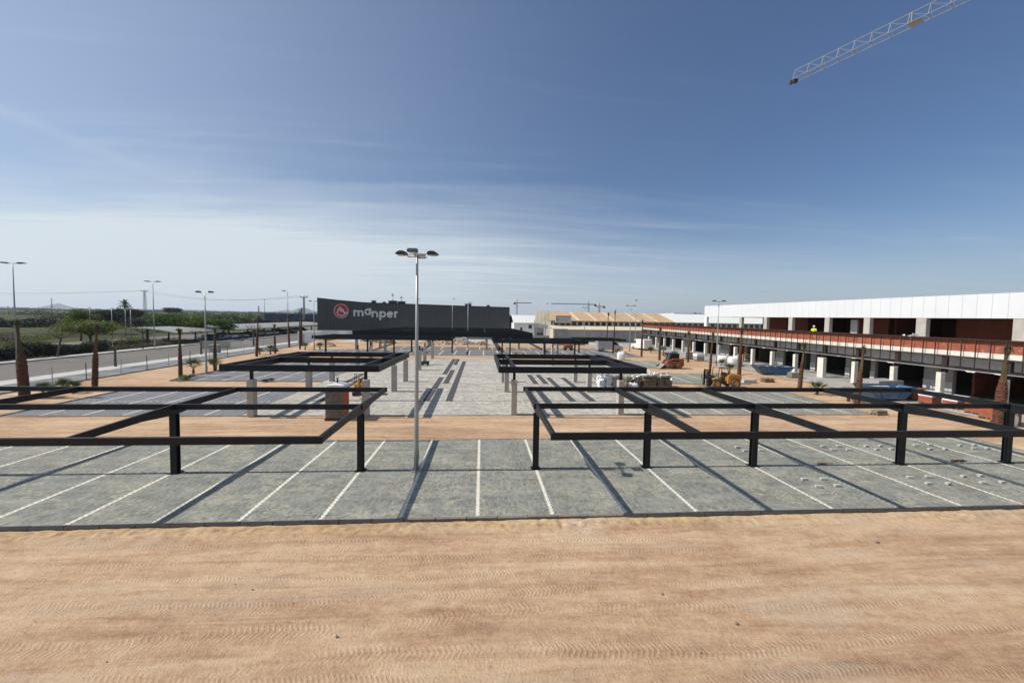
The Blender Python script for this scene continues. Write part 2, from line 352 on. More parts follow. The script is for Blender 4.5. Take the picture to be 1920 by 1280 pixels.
    c = n.mix(n.math('MULTIPLY', n.math('MAXIMUM', tk, 0.0), 0.2), c, (0.66, 0.53, 0.39)); c = n.mix(n.math('MULTIPLY', n.math('MAXIMUM', n.math('MULTIPLY', tk, -1.0), 0.0), 0.26), c, (0.30, 0.19, 0.12))
    tr = n.math('MULTIPLY_ADD', tk, 0.95, tr)
    h = n.math('ADD', n.math('MULTIPLY', tr, 0.42), n.math('ADD', n.math('MULTIPLY', fine, 1.5), n.math('MULTIPLY', n.noise(22, None, 5, 0.75), 1.7)))
    h = n.math('ADD', h, n.math('MULTIPLY', band, 0.12))
    c = n.mix(n.math('MULTIPLY', tr, 0.16), c, (0.64, 0.50, 0.36))
    near = n.math('MULTIPLY', n.step(n.math('ADD', Y, n.math('MULTIPLY', n.noise(0.8, None, 5, 0.7), 1.1)), 12.35, 12.95), n.math('SUBTRACT', 1.0, n.step(Y, 12.62, 12.7)))
    c = n.mix(n.math('MULTIPLY', near, n.math('MULTIPLY', n.step(n.noise(3.0, n.vec(loc=(8, 8, 1)), 5, 0.7), 0.40, 0.62), 0.75)), c, (0.56, 0.42, 0.21))
    dxx = n.math('SUBTRACT', X, 3.3); dyy = n.math('MULTIPLY', n.math('SUBTRACT', Y, 12.0), 1.3)
    rr = n.math('SQRT', n.math('ADD', n.math('MULTIPLY', dxx, dxx), n.math('MULTIPLY', dyy, dyy)))
    sp_ = n.math('MULTIPLY', n.math('SUBTRACT', 1.0, n.step(n.math('ADD', rr, n.math('MULTIPLY', n.noise(2.2, None, 6, 0.75), 1.6)), 1.05, 1.75)), n.step(n.noise(5, None, 4, 0.7), 0.38, 0.6))
    c = n.mix(n.math('MULTIPLY', sp_, 0.65), c, (0.58, 0.50, 0.40))
    n.bump(h, 0.8, 0.023)
    return n.done(c, 0.95, 0, 0.15)
MT['dirt'] = dirt_mat()

def paver_mat(name, base, joint, sand_amt, sand=(0.52, 0.475, 0.33), bx=0.2, by=0.1):
    n = NT(name)
    b = n.n('ShaderNodeTexBrick'); n.set(b.inputs['Vector'], n.vec(rot=(0, 0, R(90))))
    b.inputs['Scale'].default_value = 1.0; b.inputs['Brick Width'].default_value = bx; b.inputs['Row Height'].default_value = by
    b.inputs['Mortar Size'].default_value = 0.006; b.inputs['Mortar Smooth'].default_value = 0.3; b.inputs['Bias'].default_value = 0.0
    b.inputs['Color1'].default_value = (*[c * 0.66 for c in base], 1); b.inputs['Color2'].default_value = (*[c * 1.32 for c in base], 1)
    b.inputs['Mortar'].default_value = (*joint, 1)
    c = b.outputs[0]
    c = n.mix(n.math('MULTIPLY', n.step(n.noise(0.35, n.vec((0.6, 1, 1)), 6, 0.65), 0.35, 0.7), 0.55), c, tuple(x * 0.68 for x in base))
    c = n.mix(n.math('MULTIPLY', n.step(n.noise(1.3, n.vec((0.35, 1.6, 1), loc=(5, 1, 0)), 7, 0.7), 0.45, 0.75), 0.7), c, tuple(min(1, x * 1.55) for x in base))
    # swept joint sand left lying in streaks and scratches
    m1 = n.step(n.noise(1.1, n.vec((0.5, 1.5, 1), loc=(7, 3, 2)), 8, 0.78, 1.6), 0.57, 0.62)
    a = n.noise(2.6, n.vec((0.6, 1.1, 1), loc=(1, 8, 2)), 5, 0.6, 1.8); m2 = n.math('SUBTRACT', 1.0, n.step(n.math('ABSOLUTE', n.math('SUBTRACT', a, 0.5)), 0.016, 0.045))
    m2 = n.math('MULTIPLY', m2, n.step(n.noise(0.7, n.vec(loc=(2, 2, 9)), 5, 0.65), 0.48, 0.58))
    a2 = n.noise(4.3, n.vec((1.2, 0.7, 1), loc=(6, 1, 4)), 4, 0.55, 2.6); m3 = n.math('SUBTRACT', 1.0, n.step(n.math('ABSOLUTE', n.math('SUBTRACT', a2, 0.5)), 0.010, 0.03))
    m2 = n.math('MAXIMUM', m2, n.math('MULTIPLY', m3, n.step(n.noise(0.8, n.vec(loc=(12, 2, 9)), 5, 0.65), 0.50, 0.58)))
    m = n.math('MULTIPLY', n.math('MAXIMUM', n.math('MULTIPLY', m1, 0.75), m2), n.math('MULTIPLY_ADD', n.noise(14, None, 3, 0.6), 1.2, -0.1, clamp=True))
    c = n.mix(n.math('MULTIPLY', m, sand_amt), c, sand)
    c = n.mix(n.math('MULTIPLY', n.step(n.noise(40, None, 3, 0.6), 0.5, 0.72), 0.3), c, tuple(x * 1.5 for x in base))
    n.bump(n.math('ADD', n.math('MULTIPLY', b.outputs['Fac'], -1.0), n.math('MULTIPLY', n.noise(25), 0.5)), 0.5, 0.006)
    return n.done(c, 0.88, 0, 0.25)
MT['paver'] = paver_mat('grey_pavers', (0.205, 0.208, 0.183), (0.13, 0.125, 0.105), 0.95)
MT['paver_blue'] = paver_mat('slate_pavers', (0.15, 0.155, 0.165), (0.24, 0.24, 0.24), 0.25)
MT['paver_pale'] = paver_mat('pale_pavers', (0.38, 0.355, 0.31), (0.22, 0.2, 0.17), 0.7, (0.62, 0.55, 0.44), 0.4, 0.2)
MT['stripe'] = basic('cream_line_pavers', (0.66, 0.62, 0.52), 0.85, 0.12, 6, dirt=(0.4, 0.36, 0.28), damt=0.5)
MT['dark_joint'] = basic('drain_joint', (0.085, 0.08, 0.075), 0.9, 0.2, 6)
MT['asphalt'] = basic('asphalt', (0.13, 0.116, 0.10), 0.9, 0.15, 0.6, stretch=(1, 0.25, 1), bump=0.2, bscale=40)
MT['sidewalk'] = basic('sidewalk_slabs', (0.44, 0.42, 0.39), 0.9, 0.12, 1.0)
MT['arcade'] = basic('arcade_pavement', (0.30, 0.29, 0.27), 0.9, 0.25, 0.5, dirt=(0.46, 0.42, 0.32), damt=0.6)
MT['gravel'] = basic('rubble', (0.40, 0.36, 0.31), 0.95, 0.4, 3)

def field_mat():
    n = NT('field_ground'); f = n.noise(0.045, n.vec((0.5, 1.0, 1), rot=(0, 0, R(40))), 8, 0.65)
    c = n.ramp(f, [(0.38, (0.018, 0.022, 0.010)), (0.46, (0.035, 0.042, 0.016)), (0.51, (0.085, 0.09, 0.022)), (0.56, (0.06, 0.052, 0.034)), (0.64, (0.022, 0.025, 0.012))])
    c = n.mix(n.math('MULTIPLY', n.step(n.noise(0.3, None, 6, 0.7), 0.45, 0.7), 0.5), c, (0.06, 0.06, 0.025))
    return n.done(c, 0.95, 0, 0.1)
MT['field'] = field_mat()

def brick_mat(name, c1, c2, mortar, vert='x', mess=0.3):
    n = NT(name); O = n.tc.outputs['Object']; sp = n.n('ShaderNodeSeparateXYZ'); n.set(sp.inputs[0], O)
    cb = n.n('ShaderNodeCombineXYZ'); n.set(cb.inputs[0], n.math('ADD', sp.outputs[1], sp.outputs[0])); n.set(cb.inputs[1], sp.outputs[2])
    b = n.n('ShaderNodeTexBrick'); n.set(b.inputs['Vector'], cb.outputs[0]); b.inputs['Scale'].default_value = 1.0
    b.inputs['Brick Width'].default_value = 0.5; b.inputs['Row Height'].default_value = 0.13; b.inputs['Mortar Size'].default_value = 0.012
    for k, v in (('Color1', c1), ('Color2', c2), ('Mortar', mortar)): b.inputs[k].default_value = (*v, 1)
    c = n.mix(n.math('MULTIPLY', n.step(n.noise(2.4, None, 6, 0.75), 0.58, 0.66), mess), b.outputs[0], (0.55, 0.42, 0.35))
    c = n.mix(0.4, c, n.ramp(n.noise(1.2, None, 4, 0.6), [(0.3, tuple(x * .6 for x in c1)), (0.7, c2)]))
    n.bump(n.math('MULTIPLY', b.outputs['Fac'], -1.0), 0.4, 0.01)
    return n.done(c, 0.9, 0, 0.2)
MT['brick'] = brick_mat('red_hollow_brick', (0.26, 0.072, 0.04), (0.38, 0.118, 0.066), (0.28, 0.16, 0.12), mess=0.6)
MT['brick_shade'] = brick_mat('inner_brick_shade_tone', (0.13, 0.034, 0.02), (0.18, 0.05, 0.03), (0.13, 0.06, 0.04), mess=0.12)  # brick darkened in colour to stand for the shade inside the bays
MT['raw_shade'] = basic('raw_concrete_shade_tone', (0.10, 0.092, 0.082), 0.95, 0.25, 1.0)  # shade of the building interior put into the concrete colour
MT['crane_grey'] = basic('crane_grey_paint', (0.31, 0.32, 0.33), 0.6, 0.1, 1.0)

def ribbed(name, col, per, axis=0, depth=0.02, rough=0.5, joint=None, jw=0.03, var=0.06):
    n = NT(name); sp = n.n('ShaderNodeSeparateXYZ'); n.set(sp.inputs[0], n.tc.outputs['Object'])
    u = n.math('FRACT', n.math('MULTIPLY', sp.outputs[axis], 1.0 / per))
    f = n.noise(0.5, None, 5, 0.6)
    c = n.ramp(f, [(0.3, tuple(x * (1 - var) for x in col)), (0.7, tuple(min(1, x * (1 + var)) for x in col))])
    ln = n.math('SUBTRACT', 1.0, n.step(n.math('ABSOLUTE', n.math('SUBTRACT', u, 0.5)), jw / per * 0.5, jw / per))
    if joint: c = n.mix(ln, c, joint)
    n.bump(n.math('MULTIPLY', ln, -1.0), 0.6, depth)
    return n.done(c, rough, 0, 0.4)
MT['dark_clad'] = ribbed('dark_cladding', (0.046, 0.049, 0.05), 1.1, 0, 0.03, 0.45, (0.068, 0.073, 0.075), 0.09, 0.12)
MT['white_clad'] = ribbed('white_panel_cladding', (0.63, 0.65, 0.66), 1.1, 1, 0.02, 0.45, (0.47, 0.49, 0.50), 0.03, 0.03)
MT['tan_roof'] = ribbed('tan_fibre_roof', (0.50, 0.33, 0.19), 1.0, 0, 0.03, 0.85, (0.40, 0.27, 0.16), 0.2, 0.2)
MT['cream_roof'] = ribbed('cream_fibre_roof', (0.60, 0.54, 0.40), 1.0, 0, 0.03, 0.85, (0.5, 0.44, 0.34), 0.2, 0.12)
MT['white_roof'] = ribbed('white_fibre_roof', (0.66, 0.67, 0.62), 1.2, 0, 0.03, 0.8, (0.6, 0.6, 0.55), 0.2, 0.06)

# ------------------------------------------------------------------ ground
def sheet(name, x0, x1, y0, y1, dz, m, kind='structure', thick=0.0, rows=None):
    ys = [y0] + ([27.0] if y0 < 27 < y1 else []) + [y1]
    if rows: ys = rows
    mb = MB(); o = 0
    for y in ys: mb.v += [(x0, y, gz(y) + dz), (x1, y, gz(y) + dz)]
    for i in range(len(ys) - 1): mb.f.append((2 * i, 2 * i + 1, 2 * i + 3, 2 * i + 2))
    if thick:
        k = len(mb.v)
        for y in ys: mb.v += [(x0, y, gz(y) + dz - thick), (x1, y, gz(y) + dz - thick)]
        for i in range(len(ys) - 1):
            mb.f.append((2 * i, 2 * i + 2, k + 2 * i + 2, k + 2 * i)); mb.f.append((2 * i + 1, k + 2 * i + 1, k + 2 * i + 3, 2 * i + 3))
        e = 2 * (len(ys) - 1); mb.f.append((0, k, k + 1, 1)); mb.f.append((e, e + 1, k + e + 1, k + e))
    ob = mb.build(name, m)
    if kind: ob['kind'] = kind
    return ob
sheet('ground', -6000, 6000, -400, 7000, -0.16, MT['field'])
sheet('dirt_ground', -37.75, 41.0, 12.70, 112.0, -0.055, MT['dirt'])
sheet('dirt_ground', -60.0, 70.0, -40.0, 12.68, -0.135, MT['dirt'])
sheet('dirt_ground', 41.0, 120.0, 12.70, 112.0, -0.09, MT['dirt'])

def vnoise(x, y, seed):
    xi = np.floor(x).astype(np.int64); yi = np.floor(y).astype(np.int64); xf = x - xi; yf = y - yi
    def h(a, b):
        v = np.sin(a * 127.1 + b * 311.7 + seed * 74.7) * 43758.5453; return v - np.floor(v)
    u = xf * xf * (3 - 2 * xf); w = yf * yf * (3 - 2 * yf)
    return (h(xi, yi) * (1 - u) + h(xi + 1, yi) * u) * (1 - w) + (h(xi, yi + 1) * (1 - u) + h(xi + 1, yi + 1) * u) * w
def rough_dirt(name, x0, x1, y0, y1, step, base, amp, edge_y=None):
    nx = int((x1 - x0) / step) + 1; ny = int((y1 - y0) / step) + 1
    X, Y = np.meshgrid(np.linspace(x0, x1, nx), np.linspace(y0, y1, ny))
    wob = (vnoise(X * 0.09, Y * 0.05, 3) - 0.5) * 1.2
    Z = 0.35 * (vnoise(X * 0.25, (Y + wob) * 1.6, 1) - .5) + 0.35 * (vnoise(X * 0.12, (Y + wob) * 3.1, 2) - .5)
    Z += 0.22 * (vnoise(X * 1.7, Y * 1.9, 4) - .5) + 0.16 * (vnoise(X * 4.3, Y * 4.7, 5) - .5) + 0.10 * (vnoise(X * 11, Y * 11, 6) - .5)
    rut = np.abs(np.sin((Y + wob * 1.5) * 1.9)); Z -= 0.25 * np.clip(1 - rut * 5, 0, 1) * vnoise(X * 0.2, Y * 0.7, 8)
    if edge_y is not None:   # loose berm of spoil against the kerb
        d = np.clip(1 - np.abs(Y - edge_y + 0.35) / 0.55, 0, 1); Z += 1.5 * d * (0.5 * vnoise(X * 2.1, Y * 3, 9) + 0.6 * vnoise(X * 6.1, Y * 7, 10)) * (0.4 + vnoise(X * 0.3, Y * 0, 11))
    e = np.minimum(np.minimum(X - x0, x1 - X), Y - y0) / 0.8; e = np.clip(e, 0, 1)
    GZ = S_RISE * np.maximum(0, Y - 27)
    Z = base + GZ + 0.012 * e + amp * (Z + 0.35) * e
    co = np.stack([X, Y, Z], -1).reshape(-1, 3).astype(np.float32)
    idx = np.arange(nx * ny).reshape(ny, nx)
    q = np.stack([idx[:-1, :-1], idx[:-1, 1:], idx[1:, 1:], idx[1:, :-1]], -1).reshape(-1)
    me = bpy.data.meshes.new(name); me.vertices.add(nx * ny); me.vertices.foreach_set('co', co.ravel())
    nf = (nx - 1) * (ny - 1); me.loops.add(nf * 4); me.loops.foreach_set('vertex_index', q.astype(np.int32))
    me.polygons.add(nf); me.polygons.foreach_set('loop_start', np.arange(0, nf * 4, 4, dtype=np.int32)); me.polygons.foreach_set('loop_total', np.full(nf, 4, dtype=np.int32))
    me.polygons.foreach_set('use_smooth', np.ones(nf, dtype=bool)); me.update(calc_edges=True); me.materials.append(MT['dirt'])
    o = bpy.data.objects.new(name, me); C.objects.link(o); o['kind'] = 'structure'; return o
rough_dirt('dirt_ground', -22, 24, 3.5, 12.60, 0.045, -0.13, 0.075, 12.6)
rough_dirt('dirt_ground', -36, 40, 21.42, 26.84, 0.08, -0.055, 0.05, None)

# paved blocks with their kerbs
BX0, BX1 = -45.0, 28.8
sheet('parking_pavement', -37.7, BX1, 12.78, 21.30, 0.0, MT['paver'])
def kerb_run(x0, x1, y0, y1, top=0.005, w=0.12, seg=1.0):
    """a row of kerb stones along X or along Y"""
    mb = MB(); rng = random.Random(int(x0 * 7 + y0 * 13)); alongx = abs(x1 - x0) > abs(y1 - y0)
    L = abs(x1 - x0) if alongx else abs(y1 - y0); n = max(1, int(L / seg)); s = L / n
    for i in range(n):
        a = i * s + 0.012; b = (i + 1) * s - 0.012; j = rng.uniform(-0.007, 0.007)
        if alongx:
            z = gz(y0) + top + j; mb.box(x0 + a, x0 + b, y0 - w / 2 + j, y0 + w / 2 + j, z - 0.2, z)
        else:
            za = gz(y0 + (a + b) / 2) + top + j; mb.box(x0 - w / 2, x0 + w / 2, y0 + a, y0 + b, za - 0.2, za)
    return mb
k = kerb_run(-37.7, BX1, 12.71, 12.71, 0.012, 0.14, 1.0).build('front_kerb', MT['kerb'], bevel=0.01); k['kind'] = 'structure'
k = kerb_run(-37.7, BX1, 21.36, 21.36, 0.004, 0.10, 1.0).build('kerb', MT['kerb']); k['kind'] = 'structure'
k = kerb_run(BX1 + .06, BX1 + .06, 12.78, 21.3, 0.004).build('kerb', MT['kerb']); k['kind'] = 'structure'
# second block: slate stalls | pale plaza | grey stalls
sheet('parking_pavement', -30.0, -15.62, 26.95, 35.35, 0.0, MT['paver_blue'])
sheet('plaza_pavement', -15.6, 12.58, 26.95, 62.0, 0.0, MT['paver_pale'])
sheet('parking_pavement', 12.6, 28.8, 26.95, 35.35, 0.0, MT['paver'])
sheet('parking_pavement', -30.0, -15.62, 40.6, 48.0, 0.0, MT['paver_blue'])
sheet('parking_pavement', 12.6, 28.8, 40.3, 47.6, 0.0, MT['paver'])
sheet('parking_pavement', 12.6, 28.0, 53.3, 61.8, 0.0, MT['paver'])
sheet('parking_pavement', -30.0, -15.62, 53.3, 61.8, 0.0, MT['paver_blue'])
sheet('parking_pavement', -30.0, 28.5, 68.2, 77.0, 0.0, MT['paver_blue'])
sheet('parking_pavement', -18.0, 26.0, 79.0, 86.0, 0.0, MT['paver_blue'])
for (a, b, c, d) in ((-30, 28.8, 26.9, 26.9), (-30, -15.6, 35.42, 35.42), (12.6, 28.8, 35.42, 35.42), (-30, -15.6, 40.54, 40.54), (12.6, 28.8, 40.24, 40.24), (-30, 28.5, 68.1, 68.1),
                     (12.6, 28.8, 47.68, 47.68), (12.6, 28, 53.2, 53.2), (-15.6, 12.6, 62.1, 62.1)):
    k = kerb_run(a, b, c, d, 0.01).build('kerb', MT['kerb']); k['kind'] = 'structure'
for (x, a, b) in ((-30.06, 26.95, 35.35), (-30.06, 40.6, 48.0), (28.86, 26.95, 35.35), (28.86, 40.3, 47.6)):
    k = kerb_run(x, x, a, b, 0.06, 0.14).build('kerb', MT['kerb']); k['kind'] = 'structure'
# road on the left with its parking strip and pavements
sheet('road', -58.0, -44.42, -30.0, 300.0, -0.10, MT['asphalt'])
sheet('sidewalk', -44.40, -41.82, -30.0, 300.0, 0.0, MT['sidewalk'], thick=0.2)
sheet('parking_strip', -41.80, -37.82, -30.0, 100.0, -0.02, MT['paver_blue'], thick=0.15)
sheet('sidewalk', -60.4, -58.02, -30.0, 300.0, 0.02, MT['sidewalk'], thick=0.2)
k = kerb_run(-37.78, -37.78, -5, 100, 0.05, 0.12, 2.0).build('kerb', MT['kerb']); k['kind'] = 'structure'
k = kerb_run(-44.44, -44.44, -30, 140, 0.01, 0.14, 2.0).build('kerb', MT['kerb']); k['kind'] = 'structure'
k = kerb_run(-57.96, -57.96, -30, 140, 0.04, 0.14, 2.0).build('kerb', MT['kerb']); k['kind'] = 'structure'
sheet('car_park_pavement', -84.0, -60.5, 82.0, 300.0, -0.06, MT['asphalt'])
sheet('arcade_pavement', 36.4, 45.6, 8.0, 112.0, -0.012, MT['arcade'])
sheet('yard_pavement', -34, 60, 96.0, 300.0, -0.03, MT['sidewalk'])

# painted stripes are rows of cream pavers with toothed edges
def stripe_y(x, y0, y1, w=0.12, tooth=0.013, z=0.004):
    mb = MB(); t = 0.1; n = max(1, int(round((y1 - y0) / t)))
    ys = [y0 + (y1 - y0) * i / n for i in range(n + 1)]
    rng = random.Random(int(x * 10))
    for i in range(n):
        o = tooth if i % 2 else -tooth
        mb.add([(x - w / 2 + o, ys[i], gz(ys[i]) + z), (x + w / 2 + o, ys[i], gz(ys[i]) + z), (x + w / 2 + o, ys[i + 1], gz(ys[i + 1]) + z), (x - w / 2 + o, ys[i + 1], gz(ys[i + 1]) + z)], [(0, 1, 2, 3)])
    return mb
def stripe_x(y, x0, x1, w=0.10, z=0.005, dash=None):
    mb = MB(); x = x0
    if dash:
        i = 0
        while x < x1:
            o = 0.5 * w if i % 2 else -0.5 * w
            mb.box(x, min(x + dash, x1), y + o - w / 2, y + o + w / 2, gz(y) + z - 0.003, gz(y) + z); x += dash * 1.0; i += 1
            x += dash
        return mb
    mb.add([(x0, y - w / 2, gz(y - w / 2) + z), (x1, y - w / 2, gz(y - w / 2) + z), (x1, y + w / 2, gz(y + w / 2) + z), (x0, y + w / 2, gz(y + w / 2) + z)], [(0, 1, 2, 3)])
    return mb
def mark(mb, name='bay_line', m='stripe'):
    o = mb.build(name, MT[m]); o['kind'] = 'structure'; return o
X0 = -2.566
mb = MB()
for k_ in range(-14, 13):
    s = stripe_y(X0 + 2.5 * k_, 12.8, 21.28); mb.add(s.v, s.f)
mark(mb, 'parking_lines')
mb = stripe_x(16.97, -37, 28.6, 0.05, 0.006, 0.1); mark(mb, 'parking_lines')
mb = stripe_x(16.97, -37, 28.6, 0.035, 0.009); mark(mb, 'drain_line', 'dark_joint')
mb = MB()
for xs, ya, yb in (([-27.9, -25.4, -23, -20.5, -18], 27.1, 35.3), ([-27.9, -25.4, -23, -20.5, -18], 40.7, 47.9), ([15.0, 17.5, 20, 22.5, 25, 27.4], 27.1, 35.3),
                   ([15.0, 17.5, 20, 22.5, 25, 27.4], 40.4, 47.5), ([15.0, 17.5, 20, 22.5, 25], 53.4, 61.7), ([-27.9, -25.4, -23, -20.5, -18], 53.4, 61.7)):
    for x in xs:
        s = stripe_y(x, ya, yb, 0.12, 0.02); mb.add(s.v, s.f)
for x in [-27.7 + 2.55 * i for i in range(22)]:
    s = stripe_y(x, 68.3, 76.9, 0.16, 0.0); mb.add(s.v, s.f)
for x in [-16 + 2.6 * i for i in range(16)]:
    s = stripe_y(x, 79.2, 85.8, 0.16, 0.0); mb.add(s.v, s.f)
for y in [2.5 * i for i in range(2, 38)]:
    s = stripe_x(y, -41.8, -37.9, 0.10, -0.014); mb.add(s.v, s.f)
mark(mb, 'parking_lines')
for y, a, b in ((31.2, -29.9, -15.7), (31.2, 12.8, 28.6), (44.2, 12.8, 28.6), (44.2, -29.9, -15.7)):
    mark(stripe_x(y, a, b, 0.07, 0.006, 0.22), 'parking_lines')
mb = MB()
for y, a, b in ((31.38, -15.5, 12.5), (35.35, -15.5, 12.5), (39.5, -15.5, 12.5), (43.65, -15.5, 12.5), (45.75, -15.5, 12.5), (49.4, -15.5, 12.5), (54.5, -15.5, 12.5), (59.0, -15.5, 12.5)):
    s = stripe_x(y, a, b, 0.09, 0.004); mb.add(s.v, s.f)
mark(mb, 'drain_line', 'dark_joint')
# flat charcoal bands lying over the plaza
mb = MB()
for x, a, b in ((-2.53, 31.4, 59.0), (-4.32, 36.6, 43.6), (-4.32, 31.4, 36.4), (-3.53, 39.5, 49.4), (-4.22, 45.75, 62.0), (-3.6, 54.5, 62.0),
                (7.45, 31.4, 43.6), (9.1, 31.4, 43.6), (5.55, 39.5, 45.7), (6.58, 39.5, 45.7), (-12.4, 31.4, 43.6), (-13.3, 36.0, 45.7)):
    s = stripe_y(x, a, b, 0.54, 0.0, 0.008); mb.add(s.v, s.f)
mark(mb, 'dark_bands', 'charcoal')

# ------------------------------------------------------------------ carport frames, steel posts
def i_section(mb, x, y, z0, z1, s=0.24, t=0.02):
    mb.box(x - s / 2, x + s / 2, y - s / 2, y - s / 2 + t, z0, z1); mb.box(x - s / 2, x + s / 2, y + s / 2 - t, y + s / 2, z0, z1)
    mb.box(x - 0.03, x + 0.03, y - s / 2 + t, y + s / 2 - t, z0, z1)
def steel_carport(label, posts, xl, xr, yc, yf, yr, top=2.86, base_dz=0.0, arms=None, drop=0.0, bd=0.235):
    x0 = (xl + xr) / 2; g = gz(yc)
    root = thing('carport_frame', label, 'carport frame', (x0, yc, g), 0, 'dark steel carport frames')
    yf -= yc; yr -= yc
    def rise(y): return S_RISE * y if yc > 27 else 0.0
    for x in posts:
        mb = MB(); i_section(mb, x - x0, 0, 0.02, top - 0.42); p_ = mb.build('post', MT['steel_dark'], root)
        b = MB(); b.cbox(x - x0, 0, 0.012, 0.40, 0.40, 0.022)
        for a in (-1, 1):
            for c in (-1, 1): b.cyl(x - x0 + a * 0.15, c * 0.15, 0.02, 0.06, 0.018, n=6)
        b.build('base_plate', MT['steel_dark'], p_)
    for x in (arms or posts):
        X = x - x0; w = 0.075; inx = 0.1 if abs(x - xl) < 0.2 else (-0.1 if abs(x - xr) < 0.2 else 0)
        d0, d1 = 0.24, 0.43
        poly = [(yf + 0.06, top - drop), (0.0, top), (yr - 0.06, top), (yr - 0.06, top - d0), (1.6, top - d0 - 0.04), (0.14, top - d1), (-0.14, top - d1), (-1.6, top - d0 - 0.04 - drop * .35), (yf + 0.06, top - d0 - drop)]
        mb = MB(); mb.prism(poly, 'x', X - 0.05, X + 0.05)
        mb.build('arm', MT['steel_dark'], root, bevel=0.006)
    for y, d in ((yf, bd), (0.0, bd - .015), (yr, bd)):
        zt = top + 0.004 - (drop if y == yf else 0); mb = MB(); mb.box(xl - x0 - 0.05, xr - x0 + 0.05, y - 0.06, y + 0.06, zt - d, zt)
        mb.build('beam', MT['steel_dark'], root, bevel=0.008)
    return root
steel_carport('long near dark carport frame on the left, ending beside the tall lamp post', [-27.5, -20.0, -12.45, -5.05], -27.5, -5.0, 16.97, 12.72, 21.2, top=2.84, drop=0.13)
steel_carport('long near dark carport frame on the right with five posts, nearest to the skips', [2.42, 7.43, 12.45, 19.75, 25.3], 2.35, 25.4, 16.97, 12.72, 21.4, top=2.87, drop=0.09)

# ------------------------------------------------------------------ pergolas on concrete pillars
def pergola(label, px, py, xl, xr, yf, yr, top=3.42, inner=1.1, mids=(0.5,), depth=0.42, free=()):
    yc = py[0]; x0 = (xl + xr) / 2; g = gz(yc)
    root = thing('pergola', label, 'pergola', (x0, yc, g), 0, 'dark pergola frames on concrete pillars')
    for y in py + list(free):
        for x in px:
            zb = gz(y) - g; mb = MB(); mb.box(x - x0 - 0.2, x - x0 + 0.2, y - yc - 0.25, y - yc + 0.25, zb, 2.42)
            mb.build('concrete_pillar', MT['concrete'], root, bevel=0.015)
            mb = MB(); mb.box(x - x0 - 0.09, x - x0 + 0.09, y - yc - 0.07, y - yc + 0.07, 2.43, top - depth + 0.02)
            mb.build('stub_post', MT['steel_dark'], root)
    def xb(y, a, b, nm='beam'):
        mb = MB(); mb.box(a - x0, b - x0, y - yc - 0.09, y - yc + 0.09, top - depth, top); mb.build(nm, MT['steel_dark'], root, bevel=0.008)
    def yb(x, nm='beam', dz=0.004):
        mb = MB(); mb.box(x - x0 - 0.09, x - x0 + 0.09, yf - yc + 0.05, yr - yc - 0.05, top - depth - dz, top + dz); mb.build(nm, MT['steel_dark'], root, bevel=0.008)
    xb(yf, xl, xr); xb(yr, xl, xr)
    for f in mids: xb(yf + (yr - yf) * f, xl + 0.12, xr - 0.12, 'cross_beam')
    yb(xl + 0.09); yb(xr - 0.09); yb(xl + inner, 'inner_beam', 0.003); yb(xr - inner, 'inner_beam', 0.003)
    return root
pergola('nearer left dark pergola on concrete pillars, behind the portable toilet', [-14.9, -7.65], [26.85, 35.4], -16.55, -6.65, 26.35, 37.0, free=(40.7,))
pergola('nearer right dark pergola on concrete pillars, in front of the wrapped pallets', [2.27, 9.8], [27.1, 35.3], 1.15, 11.3, 24.3 + 2.0, 36.6, free=(40.7,))
# free standing pillars further back
pil0 = None
for i, (x, y) in enumerate(((-7.55, 49.0), (-7.7, 54.6), (-7.7, 63.0), (-14.9, 49.0), (-14.9, 54.6), (2.2, 49.0), (9.9, 54.6), (-22.9, 74.6), (-20.1, 73.9), (-17.2, 72.3), (11.4, 72.0), (13.7, 71.0))):
    if pil0 is None:
        pil0 = thing('concrete_pillar', 'x', 'pillar', (x, y, gz(y)), 0, 'concrete pillars awaiting their frames')
        mb = MB(); mb.box(-0.2, 0.2, -0.25, 0.25, -0.05, 2.45); mb.build('shaft', MT['concrete'], pil0, bevel=0.015)
        mb = MB(); mb.cbox(0, 0, 2.465, 0.24, 0.24, 0.028); mb.box(-0.08, 0.08, -0.07, 0.07, 2.48, 3.0); mb.build('steel_stub', MT['steel_dark'], pil0)
        o = pil0
    else: o = dup(pil0, (x, y, gz(y)))
    o['label'] = 'pale square concrete pillar with a dark steel stub, standing free of any near frame'
# far frames
steel_carport('far left dark carport frame, low, whose left corner reaches in front of the white kiosk', [-27.4, -20.2, -15.6, -12.5, -5.3], -27.9, -5.2, 72.0, 68.6, 76.3, top=2.98, bd=0.62)
steel_carport('far right dark carport frame whose right end stops left of the silver van', [3.6, 5.0, 11.2, 16.6], 2.0, 17.6, 69.6, 64.4, 73.4, top=2.9, bd=0.62)
steel_carport('small far dark carport frame directly in front of the silver van', [18.6, 25.3], 17.9, 26.6, 74.6, 71.5, 78.2, top=2.86, bd=0.4)
pergola('big far dark pergola with many cross beams, farthest back in front of the charcoal building', [-20.0, -13.0, 1.0, 7.5], [80.0, 106.0], -23.6, 9.6, 74.5, 124.0, top=3.62, inner=9.0, mids=[0.08, 0.17, 0.28, 0.42, 0.56, 0.7, 0.85], depth=0.95)

